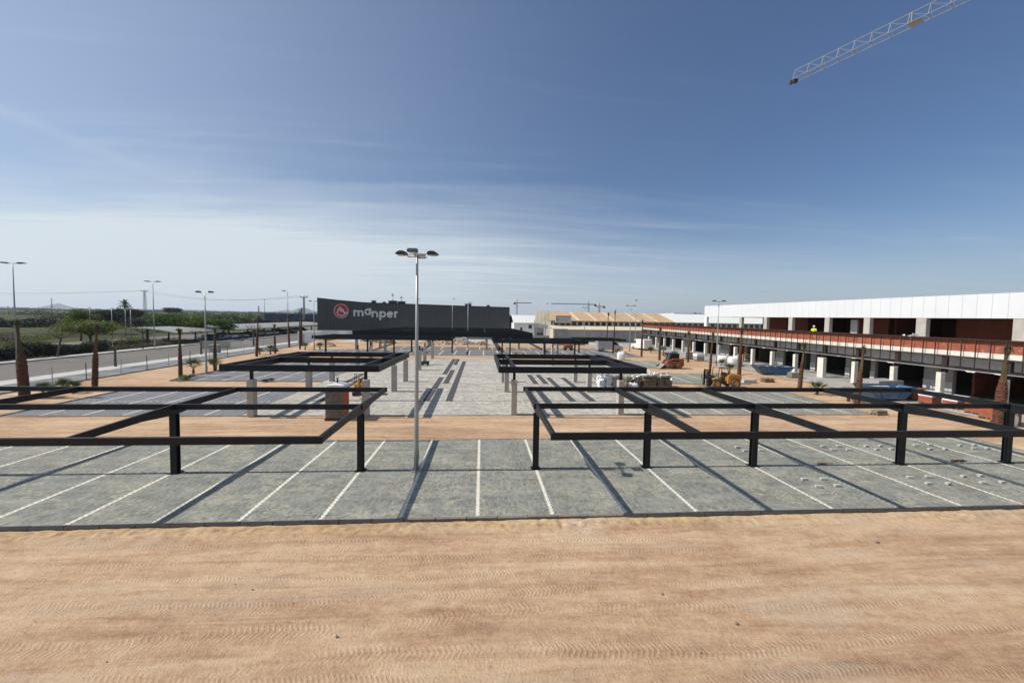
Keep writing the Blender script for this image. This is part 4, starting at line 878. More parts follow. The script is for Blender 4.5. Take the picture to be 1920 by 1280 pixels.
# ------------------------------------------------------------------ charcoal building with its sign
def charcoal_building():
    Y = 140.0; g = gz(Y); t = thing('company_building', 'long charcoal clad company building with a round red emblem and the word manper', 'building', (-56.0, Y, g))
    xs = [(0.0, 11.75), (6.5, 11.15), (15.5, 10.5), (40, 10.1), (65.7, 9.72)]
    mb = MB(); n = len(xs)
    for d in (0.0, 42.0): mb.v += [(x, d, -1.5) for x, _ in xs] + [(x, d, z) for x, z in xs]
    for i in range(n - 1):
        mb.f.append((i, i + 1, n + i + 1, n + i)); mb.f.append((2 * n + i + 1, 2 * n + i, 3 * n + i, 3 * n + i + 1)); mb.f.append((n + i, n + i + 1, 3 * n + i + 1, 3 * n + i))
    mb.f.append((0, n, 3 * n, 2 * n)); mb.f.append((n - 1, 3 * n - 1, 4 * n - 1, 2 * n - 1)); mb.build('wall', MT['dark_clad'], t)
    mb = MB()
    for (a, za), (b, zb) in zip(xs[:-1], xs[1:]):
        mb.add([(a, -0.12, za - .02), (b, -0.12, zb - .02), (b, -0.12, zb + .22), (a, -0.12, za + .22), (a, 0.3, za + .22), (b, 0.3, zb + .22)], [(0, 1, 2, 3), (3, 2, 5, 4)])
    mb.build('parapet_trim', MT['lamp_dark'], t)
    # emblem
    cx, cz, r = 8.0, 7.55, 2.45
    def disc(nm, r0, r1, y, m, par):
        mb = MB(); N = 56
        for rr in (r0, r1):
            for k_ in range(N): mb.v.append((cx + rr * math.cos(2 * math.pi * k_ / N), y, cz + rr * math.sin(2 * math.pi * k_ / N)))
        for k_ in range(N): mb.f.append((k_, (k_ + 1) % N, N + (k_ + 1) % N, N + k_))
        o = len(mb.v); mb.v += [(v[0], y + .1, v[2]) for v in mb.v[:]]
        for k_ in range(N): mb.f.append((N + k_, N + (k_ + 1) % N, o + N + (k_ + 1) % N, o + N + k_))
        return mb.build(nm, m, par)
    em = disc('emblem_disc', 0.01, r * 0.90, -0.25, MT['red_sign'], t); disc('emblem_rim', r * 0.885, r, -0.27, MT['pink'], em)
    def stroke(pts, w, y, mb, cap=True):
        P = [Vector((p[0], 0, p[1])) for p in pts]; L = []; Rr = []
        for i, p in enumerate(P):
            a = P[max(i - 1, 0)]; b = P[min(i + 1, len(P) - 1)]; d = (b - a).normalized(); nn = Vector((-d.z, 0, d.x)) * w / 2
            if cap and i == 0: p = p - d * w * .1
            if cap and i == len(P) - 1: p = p + d * w * .1
            L.append(p + nn); Rr.append(p - nn)
        vs = [(q.x, y, q.z) for q in L] + [(q.x, y, q.z) for q in Rr] + [(q.x, y + .1, q.z) for q in L] + [(q.x, y + .1, q.z) for q in Rr]; m_ = len(P)
        fs = [(i, i + 1, m_ + i + 1, m_ + i) for i in range(m_ - 1)] + [(i, 2 * m_ + i, 2 * m_ + i + 1, i + 1) for i in range(m_ - 1)] + [(m_ + i, m_ + i + 1, 3 * m_ + i + 1, 3 * m_ + i) for i in range(m_ - 1)]
        mb.add(vs, fs)
    def smoothp(pts, k_=6):
        out = []
        for i in range(len(pts) - 1):
            p0 = pts[max(i - 1, 0)]; p1 = pts[i]; p2 = pts[i + 1]; p3 = pts[min(i + 2, len(pts) - 1)]
            for q in range(k_):
                s_ = q / k_; out.append(tuple(0.5 * ((2 * p1[j]) + (-p0[j] + p2[j]) * s_ + (2 * p0[j] - 5 * p1[j] + 4 * p2[j] - p3[j]) * s_ ** 2 + (-p0[j] + 3 * p1[j] - 3 * p2[j] + p3[j]) * s_ ** 3) for j in (0, 1)))
        return out + [pts[-1]]
    mb = MB(); E_ = lambda pts: [(cx + r * a, cz + r * b) for a, b in pts]
    stroke(smoothp(E_([(-.52, -.22), (-.38, .1), (-.18, .46), (-.04, .42), (-.02, .1), (0.0, -.08), (.14, .1), (.24, .22), (.3, .1), (.34, -.12), (.5, -.25), (.68, -.2), (.84, -.28)])), r * .17, -0.31, mb)
    stroke(smoothp(E_([(-.55, -.30), (-.34, -.5), (-.08, -.62), (.2, -.62), (.42, -.5), (.55, -.34)])), r * .13, -0.31, mb)
    mb.build('emblem_script', MT['letter'], em)
    # letters, rounded geometric strokes
    A = lambda cx_, cz_, rx, rz_, a0, a1, k_=14: [(cx_ + rx * math.cos(R(a0 + (a1 - a0) * i / k_)), cz_ + rz_ * math.sin(R(a0 + (a1 - a0) * i / k_))) for i in range(k_ + 1)]
    h = 2.15; w = 0.62; base = 5.85
    def letter(name, strokes):
        mb = MB()
        for i, s_ in enumerate(strokes): stroke(s_, w, -0.22 - 0.012 * i, mb, False)
        mb.build('letter_' + name, MT['letter'], t)
    x = 12.05
    letter('m', [[(x + .3, base), (x + .3, base + h)], A(x + 1.0, base + h - .98, .70, .68, 180, 0) + [(x + 1.7, base)], A(x + 2.4, base + h - .98, .70, .68, 180, 0) + [(x + 3.1, base)]])
    x = 15.75; b2 = base + 0.55
    letter('a', [A(x + 1.05, b2 + 1.02, .78, .82, 0, 360, 24), [(x + 1.9, b2 - .02), (x + 1.9, b2 + 1.05), (x + 2.0, b2 + 2.05)], [(x + 1.0, b2 + 1.86), (x + 2.25, b2 + 1.98)]])
    x = 18.15; b3 = base - .25
    letter('n', [[(x + .3, b3), (x + .3, b3 + h)], A(x + 1.1, b3 + h - 1.1, .80, .80, 180, 0) + [(x + 1.9, b3)]])
    x = 20.75
    letter('p', [[(x + .3, b3 - .95), (x + .3, b3 + h)], A(x + 1.15, b3 + 1.08, .80, .80, 0, 360, 24)])
    x = 23.25
    letter('e', [A(x + 1.1, b3 + 1.05, .82, .80, 10, 322, 24), [(x + .4, b3 + 1.12), (x + 1.95, b3 + 1.12)]])
    x = 25.75
    letter('r', [[(x + .3, b3), (x + .3, b3 + h)], A(x + 1.0, b3 + h - .95, .70, .66, 180, 75, 8)])
    return t
charcoal_building()
def roof_unit(label, x, y, z, sx, sy, sz, mast=0.0):
    t = thing('roof_unit', label, 'roof unit', (x, y, z), 0, 'machinery on the charcoal roof')
    mb = MB(); mb.box(-sx / 2, sx / 2, -sy / 2, sy / 2, 0, sz * .72); mb.build('housing', MT['black_metal'], t)
    mb = MB(); mb.box(-sx / 2 - .2, sx / 2 + .2, -sy / 2 - .2, sy / 2 + .2, sz * .74, sz * .85); mb.cyl(0, 0, sz * .85, sz, min(sx, sy) * .3, n=12); mb.build('cowl', MT['galv'], t)
    if mast:
        mb = MB(); mb.tube([(0, 0, sz), (0, 0, sz + mast)], 0.06, 6)
        for q in (0.55, 0.75): mb.tube([(-.5, 0, sz + mast * q), (.5, 0.1, sz + mast * q + .15)], 0.05, 5)
        mb.cyl(-.2, 0, sz + mast * .62, sz + mast * .72, .22, n=8); mb.build('mast', MT['lamp_dark'], t)
gb = gz(140)
for a in (('round-topped dark roof cowl left of the antenna', -38.2, 144, 10.4 + gb, 1.3, 1.3, 1.25, 0), ('slatted pale vent stack between cowl and antenna', -34.6, 144, 10.3 + gb, 0.9, .8, 1.0, 0), ('dark roof machine carrying the tallest antenna', -31.6, 144, 10.3 + gb, 2.6, 2, 1.5, 2.6),
          ('pale-framed roof machine right of the tallest antenna', -28.6, 144, 10.3 + gb, 2.4, 2, 1.3, 1.7), ('dark round roof machine in the right half of the roof', -5.0, 144, 9.9 + gb, 2.2, 2, 1.3, 0), ('small dark cowl near the right end of the charcoal roof', 2.2, 144, 9.8 + gb, 1.1, 1.1, 1.0, 0)): roof_unit(*a)

# low pale wall and kiosk in front of it
def wall(label, x0, x1, y0, y1, h, mat, name='low_wall', th=0.25):
    L = math.hypot(x1 - x0, y1 - y0); a = math.atan2(y1 - y0, x1 - x0); t = thing(name, label, 'wall', (x0, y0, gz(y0)), a)
    mb = MB(); mb.box(0, L, -th / 2, th / 2, -0.6, h - .08); mb.build('wall', MT[mat], t)
    mb = MB(); mb.box(-.04, L + .04, -th / 2 - .04, th / 2 + .04, h - .078, h); mb.build('coping', MT['block_light'], t); return t
wall('long pale low wall at the foot of the charcoal building', -54, -14, 127, 127, 1.5, 'white')
wall('low tan brick wall beside the car shelter cars, above the grey meter box', -51.5, -47.6, 77.0, 79.0, 1.25, 'cream')
wall('low grey wall behind the white rubble and parked pale car', -14, 30, 114, 116, 1.3, 'concrete_grey')
wall('pale plaster wall to the left of the silver van', 17.0, 25.5, 95, 96, 1.5, 'cream')
t = thing('meter_box', 'grey cabinet behind the palm right of the twin flood light', 'cabinet', (-43.4, 68.0, gz(68))); mb = MB(); mb.box(-.7, .7, -.35, .35, 0, 1.25); mb.build('cabinet_body', MT['concrete_grey'], t); mb = MB(); mb.box(-.8, .8, -.42, .42, 1.26, 1.34); mb.build('cabinet_lid', MT['block_light'], t)
t = thing('kiosk', 'small white flat-roofed kiosk with a dark window opening beside the road', 'kiosk', (-39.6, 95.0, gz(95))); mb = MB(); mb.box(-2.2, 2.3, -1.4, 1.4, -.2, 2.35); mb.build('wall', MT['white'], t)
mb = MB(); mb.box(-2.3, 2.4, -1.5, 1.5, 2.36, 2.5); mb.build('roof', MT['white'], t); mb = MB(); mb.box(0.9, 1.9, -1.43, -1.402, 0.9, 1.7); mb.build('window', MT['glass'], t); mb = MB(); mb.box(-1.5, -.7, -1.44, -1.402, 0, 1.9); mb.build('door', MT['block_light'], t)

# ------------------------------------------------------------------ warehouses in the middle distance
def warehouse():
    Y = 108.0; g = gz(Y); t = thing('warehouse', 'old long warehouse with a tan fibre roof, window band and cream lean-to roof', 'warehouse', (18.0, Y, g)); L = 36
    mb = MB(); mb.box(2.0, 75, 6, 30, -1, 5.75); mb.build('wall', MT['concrete_grey'], t)
    mb = MB(); mb.add([(1.5, 5.2, 5.7), (39, 5.2, 5.7), (39, 17, 8.5), (1.5, 17, 8.5), (1.5, 5.2, 5.88), (39, 5.2, 5.88), (39, 17, 8.68), (1.5, 17, 8.68)], [(4, 5, 6, 7), (0, 1, 5, 4), (0, 3, 2, 1), (0, 4, 7, 3), (1, 2, 6, 5)]); mb.build('tan_roof', MT['tan_roof'], t)
    mb = MB(); mb.add([(39, 5.2, 5.7), (76, 5.2, 5.7), (76, 17, 8.5), (39, 17, 8.5), (39, 5.2, 5.9), (76, 5.2, 5.9), (76, 17, 8.7), (39, 17, 8.7)], [(4, 5, 6, 7), (0, 1, 5, 4), (0, 3, 2, 1), (0, 4, 7, 3), (1, 2, 6, 5)]); mb.build('white_roof', MT['white_roof'], t)
    for x in (9.5, 14.8, 20.2, 27.5, 33.2):       # lighter translucent strips
        mb = MB(); mb.add([(x, 5.19, 5.9), (x + .9, 5.19, 5.9), (x + .9, 17, 8.705), (x, 17, 8.705)], [(0, 1, 2, 3)]); mb.build('roof_strip', MT['cream_roof'], t)
    for x in (24.0, 30.2):
        mb = MB(); mb.add([(x, 5.18, 5.9), (x + .5, 5.18, 5.9), (x + .5, 17, 8.71), (x, 17, 8.71)], [(0, 1, 2, 3)]); mb.build('roof_gutter', MT['concrete_grey'], t)
    mb = MB(); mb.box(2.1, 74, 5.9, 5.985, 4.55, 5.5); mb.build('window_band', MT['glass'], t)
    mb = MB(); x = 2.4
    while x < 73: mb.box(x, x + 0.55, 5.8, 5.895, 4.5, 5.55); x += 1.75
    mb.build('window_mullions', MT['block_light'], t)
    mb = MB(); mb.add([(1.5, -.6, 3.3), (36, -.6, 3.3), (36, 5.85, 4.35), (1.5, 5.85, 4.35), (1.5, -.6, 3.45), (36, -.6, 3.45), (36, 5.85, 4.5), (1.5, 5.85, 4.5)], [(4, 5, 6, 7), (0, 1, 5, 4), (0, 3, 2, 1), (0, 4, 7, 3), (1, 2, 6, 5)]); mb.build('lean_to_roof', MT['cream_roof'], t)
    mb = MB(); mb.box(2.2, 30, -.1, 0.1, -1, 3.28); mb.build('front_wall', MT['arcade'], t)
    mb = MB(); mb.box(1.6, 2.1, -.2, 5.8, -1, 3.5); mb.build('side_wall', MT['cream'], t)
    mb = MB(); mb.box(2.3, 29.9, -.16, -.11, -1, 1.6); mb.build('dado', MT['concrete_grey'], t)
    mb = MB(); mb.box(3.0, 7.5, 4.3, 4.9, 5.2, 7.25); s_ = mb.build('sign_board', MT['block_light'], t)
    mb = MB(); mb.box(3.0, 7.5, 4.25, 4.29, 6.9, 7.25); mb.box(3.2, 3.9, 4.24, 4.29, 5.7, 6.4); mb.box(4.4, 6.4, 4.24, 4.29, 5.95, 6.15); mb.build('sign_print', MT['concrete_grey'], s_)
warehouse()
t = thing('tilted_canopy', 'tall tilted cream canopy like a hopper at the left end of the tan-roofed warehouse', 'canopy', (14.6, 106, gz(106)))
mb = MB(); mb.add([(-.9, 0, 4.1), (2.9, -.3, 3.6), (4.1, 1.6, 8.5), (0.3, 1.8, 8.3), (-.9, .4, 4.1), (2.9, .2, 3.6), (4.1, 2.2, 8.5), (0.3, 2.3, 8.3)], [(0, 1, 2, 3), (4, 7, 6, 5), (0, 3, 7, 4), (1, 5, 6, 2), (3, 2, 6, 7), (0, 4, 5, 1)]); mb.build('hood', MT['cream_roof'], t)
mb = MB(); mb.add([(-.95, -.1, 4.05), (2.95, -.4, 3.55), (3.2, -.1, 4.5), (-.7, .2, 5.15)], [(0, 1, 2, 3)]); mb.build('hood_lip', MT['concrete_grey'], t)
mb = MB()
for x in (0.2, 2.6): mb.box(x - .1, x + .1, .9, 1.1, -1, 4.4)
mb.build('legs', MT['galv'], t)
t = thing('white_warehouse', 'white warehouse with an arched pale roof right of the charcoal building', 'warehouse', (10.4, 128, gz(128)))
mb = MB(); mb.box(0, 6.6, 0, 24, -1, 4.7); mb.box(6.62, 12, 0.3, 24, -1, 4.6); mb.build('wall', MT['white'], t)
mb = MB(); N = 12
for xx, k_ in ((-.4, 1.0), (7.5, 1.0), (10.4, .72), (12.2, .12)):
    for i in range(N + 1):
        f = i / N; mb.v.append((xx, -.5 + 25 * f, 4.72 + 2.7 * k_ * math.sin(math.pi * f) ** .8))
for j in range(3):
    for i in range(N): a = j * (N + 1) + i; mb.f.append((a, a + N + 1, a + N + 2, a + 1))
mb.build('roof', MT['white_roof'], t, True)
mb = MB(); mb.box(6.7, 12.0, -.02, .28, -1, 4.68); mb.build('grey_wall', MT['concrete_grey'], t)
for x, z0, z1, w in ((2.0, 2.1, 3.2, .7), (4.7, 2.9, 4.1, 1.1), (3.6, -.2, .7, .6), (4.9, -.4, 1.2, .8)):
    mb = MB(); mb.box(x, x + w, -.06, -.012, z0, z1); mb.build('window', MT['glass'], t)
mb = MB(); mb.box(7.2, 11.0, -.08, -.03, -1, 1.6); mb.build('gate', MT['glass'], t)
def far_box(label, x0, x1, y, z0, z1, mat, d=10, name='far_building', roofm=None, win=True):
    t = thing(name, label, 'building', ((x0 + x1) / 2, y, 0)); w = (x1 - x0) / 2
    mb = MB(); mb.box(-w, w, 0, d, z0 - 2, z1); mb.build('wall', MT[mat], t)
    mb = MB(); mb.box(-w - .3, w + .3, -.3, d + .3, z1 + .02, z1 + max(.25, (z1 - z0) * .08)); mb.build('roof', MT[roofm or mat], t)
    mb = MB(); q = -w + 2
    while q < w - 2 and win: mb.box(q, q + 1.6, -.08, -.02, z0 + (z1 - z0) * .45, z0 + (z1 - z0) * .7); q += 5.5
    if win: mb.build('window_row', MT['glass'], t)
G3 = gz(300)
far_box('long deep blue industrial building on the left horizon', -157, -124, 300, 3.1 + G3 - .3, 5.4 + G3, 'navy', 20)
far_box('white roofed shed behind the white upper cladding, seen through the open bays', 75, 96, 150, gz(150), 8.4 + gz(150), 'white_roof', 20, win=False)
for i, (lb, x0, x1, z1) in enumerate((('dark flat block on the white roofline, left of the red letters', 101, 106.5, 3.2), ('second dark flat block on the roofline, above the tan roof end', 81.5, 85.5, 3.0))):
    far_box(lb, x0, x1, 190, 7.5 + gz(190), 8.4 + gz(190), 'black_metal', 4, 'roof_block', win=False)
# red letter sign on the horizon
t = thing('roof_letters', 'dark red roof letters standing just left of the white upper cladding', 'sign', (108.0, 196, 10.5 + gz(196) - 2.2))
for i, nm in enumerate('OW'):
    mb = MB()
    if nm == 'O':
        for a in range(16):
            a0 = 2 * math.pi * a / 16; a1 = 2 * math.pi * (a + 1) / 16
            mb.add([(1 + .9 * math.cos(a0), 0, 1 + 1. * math.sin(a0)), (1 + .9 * math.cos(a1), 0, 1 + 1. * math.sin(a1)), (1 + .45 * math.cos(a1), 0, 1 + .5 * math.sin(a1)), (1 + .45 * math.cos(a0), 0, 1 + .5 * math.sin(a0))], [(0, 1, 2, 3)])
    else:
        for a, b in (((2.5, 0), (2.5, 1.4)), ((2.5, 1.4), (3.2, 1.4)), ((3.2, 1.4), (3.2, 0)), ((3.6, 0), (3.6, 2.0))):
            mb.tube([(a[0], 0, a[1]), (b[0], 0, b[1])], .22, 4)
    mb.build('letter', MT['red_sign'], t)

# ------------------------------------------------------------------ cars, van, truck
def car(label, x, y, rz, mat, kind='hatch', group=None, s=1.0):
    t = thing('parked_car' if kind != 'van' else 'van', label, 'car' if kind != 'van' else 'van', (x, y, gz(y)), rz, group); t.scale = (s, s, s)
    if kind == 'van': L, W, H = 5.2, 1.95, 2.3; prof = [(-2.6, .35), (-2.6, 2.1), (-2.5, 2.28), (0.7, 2.3), (1.15, 2.15), (1.75, 1.35), (2.45, 1.05), (2.6, .8), (2.6, .35)]; gl = [(0.62, 1.35), (0.62, 2.0), (1.05, 2.0), (1.62, 1.38)]; wx = (-1.65, 1.7); wr = .34
    elif kind == 'suv': L, W, H = 4.5, 1.8, 1.65; prof = [(-2.2, .32), (-2.25, 1.0), (-2.0, 1.6), (-.2, 1.66), (.45, 1.55), (1.0, 1.08), (2.05, .92), (2.2, .6), (2.2, .32)]; gl = [(-1.95, 1.02), (-1.8, 1.5), (.35, 1.5), (.85, 1.05)]; wx = (-1.35, 1.38); wr = .34
    else: L, W, H = 4.1, 1.72, 1.45; prof = [(-2.0, .3), (-2.03, .85), (-1.75, 1.3), (-.9, 1.44), (.1, 1.42), (.95, .95), (1.9, .82), (2.05, .55), (2.05, .3)]; gl = [(-1.7, .92), (-1.45, 1.28), (.05, 1.3), (.78, .93)]; wx = (-1.25, 1.3); wr = .31
    mb = MB(); mb.prism(prof, 'y', -W / 2, W / 2); b = mb.build('body', MT[mat], t, bevel=0.05)
    for s_ in (-1, 1):
        mb = MB(); mb.prism(gl, 'y', s_ * (W / 2 + .012) - .01, s_ * (W / 2 + .012) + .01); mb.build('side_window', MT['glass'], t)
    fx = [p_ for p_ in prof]
    i = 4 if kind != 'hatch' else 4
    a = prof[i]; c = prof[i + 1]; mb = MB(); dxx, dzz = c[0] - a[0], c[1] - a[1]; nl = math.hypot(dxx, dzz); nx, nz = -dzz / nl * .02, dxx / nl * .02
    if nz < 0: nx, nz = -nx, -nz
    mb.add([(a[0] + dxx * .08 + nx, -W * .42, a[1] + dzz * .08 + nz), (a[0] + dxx * .08 + nx, W * .42, a[1] + dzz * .08 + nz), (c[0] - dxx * .05 + nx, W * .45, c[1] - dzz * .05 + nz), (c[0] - dxx * .05 + nx, -W * .45, c[1] - dzz * .05 + nz)], [(0, 1, 2, 3)]); mb.build('windscreen', MT['glass'], t)
    for q in wx:
        for s_ in (-1, 1):
            mb = MB(); mb.wheel(q, s_ * (W / 2 - .09), wr, wr, .22); w_ = mb.build('wheel', MT['rubber'], t)
            mb = MB(); mb.wheel(q, s_ * (W / 2 + .015), wr, wr * .6, .03, 12); mb.build('rim', MT['rim'], w_)
    for s_ in (-1, 1):
        mb = MB(); mb.cbox(prof[-2][0] + .0, s_ * W * .36, prof[-2][1] + .06, .06, .3, .14); mb.build('headlight', MT['lamp_glass'], t)
        mb = MB(); mb.cbox(prof[1][0] - .0, s_ * W * .42, prof[1][1] - .05, .06, .14, .24); mb.build('tail_light', MT['red_sign'], t)
    mb = MB(); mb.box(prof[-1][0] - .02, prof[-1][0] + .06, -W * .46, W * .46, .32, .5); mb.build('bumper', MT['lamp_dark'], t)
    return t
MT['car_black'] = basic('car_paint_black', (0.012, 0.013, 0.015), 0.25, 0.1, 2); MT['car_silver'] = basic('car_paint_silver', (0.5, 0.51, 0.53), 0.3, 0.05, 2, metal=.4); MT['car_white'] = basic('car_paint_white', (0.7, 0.7, 0.69), 0.3, 0.05, 2)
MT['car_blue'] = basic('car_paint_blue', (0.05, 0.09, 0.16), 0.28, 0.1, 2); MT['car_grey'] = basic('car_paint_grey', (0.12, 0.125, 0.13), 0.3, 0.1, 2)
car('silver panel van behind the small far carport frame', 25.8, 78.6, 0, 'car_silver', 'van')
car('white van at the end of the brick parapet behind the close lamp pair', 34.9, 84.4, R(100), 'car_white', 'van')
car('pale car parked behind the rubble heap, seen below the far pergola', -6.0, 107.0, 0, 'car_white', 'hatch')
cc = [('blue-grey hatchback, nearest under the long car shelter', 'car_blue', 'hatch'), ('white off-roader second under the long car shelter', 'car_white', 'suv'), ('pale silver car under the long car shelter behind the short palm', 'car_silver', 'hatch'), ('black car in the middle of the car shelter row', 'car_black', 'hatch'),
      ('silver car just right of the shelter row middle', 'car_silver', 'suv'), ('white car farther along the shelter row', 'car_white', 'hatch'), ('black estate before the palm pair under the shelter', 'car_black', 'suv'), ('dark blue car right of the palm pair under the shelter', 'car_blue', 'hatch'), ('silver car near the far end of the shelter', 'car_silver', 'suv'), ('last black car at the far end of the shelter', 'car_black', 'suv')]
for i, (lb, m_, k_) in enumerate(cc): car(lb, -62.6 - 0.15 * i, 97.5 + 5.4 * i, R(-3), m_, k_, 'cars under the long shelter')
def far_shelter():
    t = thing('car_shelter', 'long low car shelter with a pale curved sheet roof along the left car park', 'car shelter', (-66.5, 84.0, gz(84)))
    for i in range(9):
        y0 = 8.6 * i; y1 = y0 + 8.6; mb = MB(); prof = [(-6.2, 3.0), (-3, 3.25), (0, 3.15), (3, 2.8), (5.4, 2.35), (5.4, 2.2), (3, 2.65), (0, 3.0), (-3, 3.1), (-6.2, 2.85)]
        vs = [(a, y, z + gz(84 + y) - gz(84)) for y in (y0, y1 - .04) for a, z in prof]; n = len(prof)
        mb.add(vs, [tuple(range(n)), tuple(range(n, 2 * n))[::-1]] + [(k_, n + k_, n + (k_ + 1) % n, (k_ + 1) % n) for k_ in range(n)]); mb.build('roof_sheet', MT['grey_roof'], t)
    for i in range(10):
        y = 8.5 * i + .3; g = gz(84 + y) - gz(84); mb = MB(); mb.box(-.15, .15, y - .15, y + .15, g, g + 2.95); mb.tube([(0, y, g + 1.9), (2.6, y, g + 2.7)], .07, 5); mb.tube([(0, y, g + 1.9), (-2.6, y, g + 2.95)], .07, 5); mb.build('post', MT['black_metal'], t)
far_shelter()

# ------------------------------------------------------------------ skips, slab stack, bricks
def skip(label, x, y, rz, L=3.9, W=1.9, H=1.15, text=False):
    t = thing('waste_skip', label, 'skip', (x, y, gz(y) + .02), rz, 'blue waste skips'); b = .62
    mb = MB(); a0, a1 = L * .30, L / 2; w0, w1 = W * .42, W / 2
    def ring(hx, hy, z): return [(-hx, -hy, z), (hx, -hy, z), (hx, hy, z), (-hx, hy, z)]
    v = ring(a0, w0, .08) + ring(a1, w1, H) + ring(a1 - .05, w1 - .05, H) + ring(a0, w0 - .04, .2)
    mb.add(v, [(3, 2, 1, 0)] + [(i, (i + 1) % 4, 4 + (i + 1) % 4, 4 + i) for i in range(4)] + [(4 + i, 4 + (i + 1) % 4, 8 + (i + 1) % 4, 8 + i) for i in range(4)] + [(8 + i, 8 + (i + 1) % 4, 12 + (i + 1) % 4, 12 + i) for i in range(4)] + [(12, 13, 14, 15)])
    bd = mb.build('body', MT['blue'], t)
    mb = MB()
    for q, w_, z in ((1, 0, 0),):
        for s_ in (-1, 1):
            mb.tube([(-a1, s_ * w1, H), (a1, s_ * w1, H)], .045, 6); mb.tube([(s_ * a1, -w1, H), (s_ * a1, w1, H)], .045, 6)
            for f in (-.55, 0.55): mb.tube([(f * a0, s_ * (w0 + .02), .1), (f * a1, s_ * (w1 + .02), H)], .04, 4)
            mb.cyl(s_ * .0 + .6, s_ * (w1 + .08), .62, .72, .06); mb.cyl(-.6, s_ * (w1 + .08), .62, .72, .06)
    mb.build('rim_and_ribs', MT['navy'], t)
    mb = MB(); rg = random.Random(int(x)); pts = 9
    mb.v += [(-a1 * .9 + a1 * 1.8 * i / pts, -w1 * .85 + w1 * 1.7 * j / 5, H * .72 + rg.uniform(0, .28)) for j in range(6) for i in range(pts + 1)]
    for j in range(5):
        for i in range(pts): a = j * (pts + 1) + i; mb.f.append((a, a + 1, a + pts + 2, a + pts + 1))
    mb.build('rubble_load', MT['gravel'], t)
    return t
skip('blue open skip filled with pale rubble beyond the forklift, before the arcade', 36.9, 47.6, R(-12), 4.4, 1.9, 1.0)
skip('blue and navy skip below the grey slab stack, seen under the near carport beams', 35.9, 32.6, R(-10), 3.9, 1.9, 1.15)
t = thing('slab_stack', 'big pale grey concrete block stack by the arcade, white on its sunny end', 'slab stack', (40.6, 37.2, gz(37.2)), R(8))
mb = MB(); mb.box(-1.4, 1.6, -.8, .9, 0.05, .38); mb.build('lower_slab', MT['block_light'], t); mb = MB(); mb.box(-1.5, 1.7, -.9, .9, .385, 1.0); mb.build('upper_slab', MT['concrete_grey'], t, bevel=.02)
def brick_pallet(label, x, y, rz, L, W, H, m='brick', tarp=False, cat='brick pallet'):
    t = thing('brick_pallet', label, cat, (x, y, gz(y)), rz, 'stacks of building bricks'); mb = MB()
    for q in (-.45, 0, .45): mb.box(-L / 2, L / 2, q * W - .04, q * W + .04, .0, .09)
    mb.box(-L / 2, L / 2, -W / 2, W / 2, .092, .12); mb.build('pallet', MT['wood'], t)
    mb = MB(); mb.box(-L / 2 + .03, L / 2 - .03, -W / 2 + .03, W / 2 - .03, .122, H); mb.build('bricks', MT[m], t, bevel=.015)
    if tarp:
        mb = MB(); mb.box(-L / 2 + .01, L / 2 - .01, -W / 2 + .01, W / 2 - .01, H * .62, H + .012); mb.build('wrapping', MT['plastic_white'], t)
for i, a in enumerate((('red brick stack right behind the blue and navy skip, tumbled at its left side', 38.6, 32.4, 0.1, 1.5, 1.1, 1.0), ('wrapped red brick pallet, first to the right of the skip', 38.0, 30.6, 0.15, 1.15, 1.0, 1.05, 'brick', True), ('wrapped red brick pallet, second to the right of the skip', 38.2, 28.9, 0.1, 1.3, 1.0, 1.0, 'brick', True),
                       ('red brick pallet behind the rightmost carport post, left piece', 37.9, 27.2, 0.1, 1.3, 1.0, 1.0), ('red brick pallet low beside the white bag near the thick palm', 36.9, 25.6, 0.15, 1.4, 1.0, .95), ('red brick pallet hard against the white bag by the thick palm', 36.1, 24.4, 0.15, 1.3, 1.0, .95))): brick_pallet(*a)
brick_pallet('small dark grey block pallet right of the far blue skip', 37.6, 44.7, R(-10), 1.3, 1.0, .6, 'kerb')
brick_pallet('low dark block pallet at the right corner of the second row of bays', 29.4, 26.9, R(4), .95, .5, .32, 'kerb')
for i, (lb, x, y) in enumerate((('grey block pallet, left of two wrapped ones by the arcade', 35.4, 65.6), ('dark grey block pallet with a white sheet on top by the arcade', 35.9, 63.0))): brick_pallet(lb, x, y, .1, 1.4, 1.1, 1.15, 'concrete_grey', i == 1)
def bulk_bag(label, x, y, s=1.0, h=1.15, seed=0, group='white bulk bags', mat='plastic_white'):
    rng = random.Random(seed); t = thing('bulk_bag', label, 'bulk bag', (x, y, gz(y)), rng.uniform(-.3, .3), group); mb = MB(); N = 20; M_ = 9
    for j in range(M_ + 1):
        f = j / M_; z = h * f
        for k_ in range(N):
            a = 2 * math.pi * k_ / N; sq = 1 / max(abs(math.cos(a)), abs(math.sin(a))) ** .7
            r = s * .5 * sq * (0.93 + .10 * math.sin(math.pi * f)) * (1 - .30 * max(0, f - .85) / .15) * (1 + rng.uniform(-.02, .02)); mb.v.append((r * math.cos(a), r * math.sin(a), z + rng.uniform(-.015, .015)))
    for j in range(M_):
        for k_ in range(N): a = j * N + k_; b = j * N + (k_ + 1) % N; mb.f.append((a, b, b + N, a + N))
    mb.f.append(tuple(M_ * N + k_ for k_ in range(N))); mb.build('bag', MT[mat], t, True)
    mb = MB()
    for a in (.8, 2.35, 3.9, 5.5): c = Vector((math.cos(a), math.sin(a), 0)) * s * .55; mb.tube([c + Vector((0, 0, h * .9)), c * .8 + Vector((0, 0, h * 1.12)), c * .5 + Vector((0.1, 0, h * .98))], .025, 4)
    mb.build('lifting_loops', MT[mat], t); return t
bulk_bag('white bulk bag standing alone at the edge of the far bays left of the palms', 22.8, 63.2, 1.25, 1.25, 1)
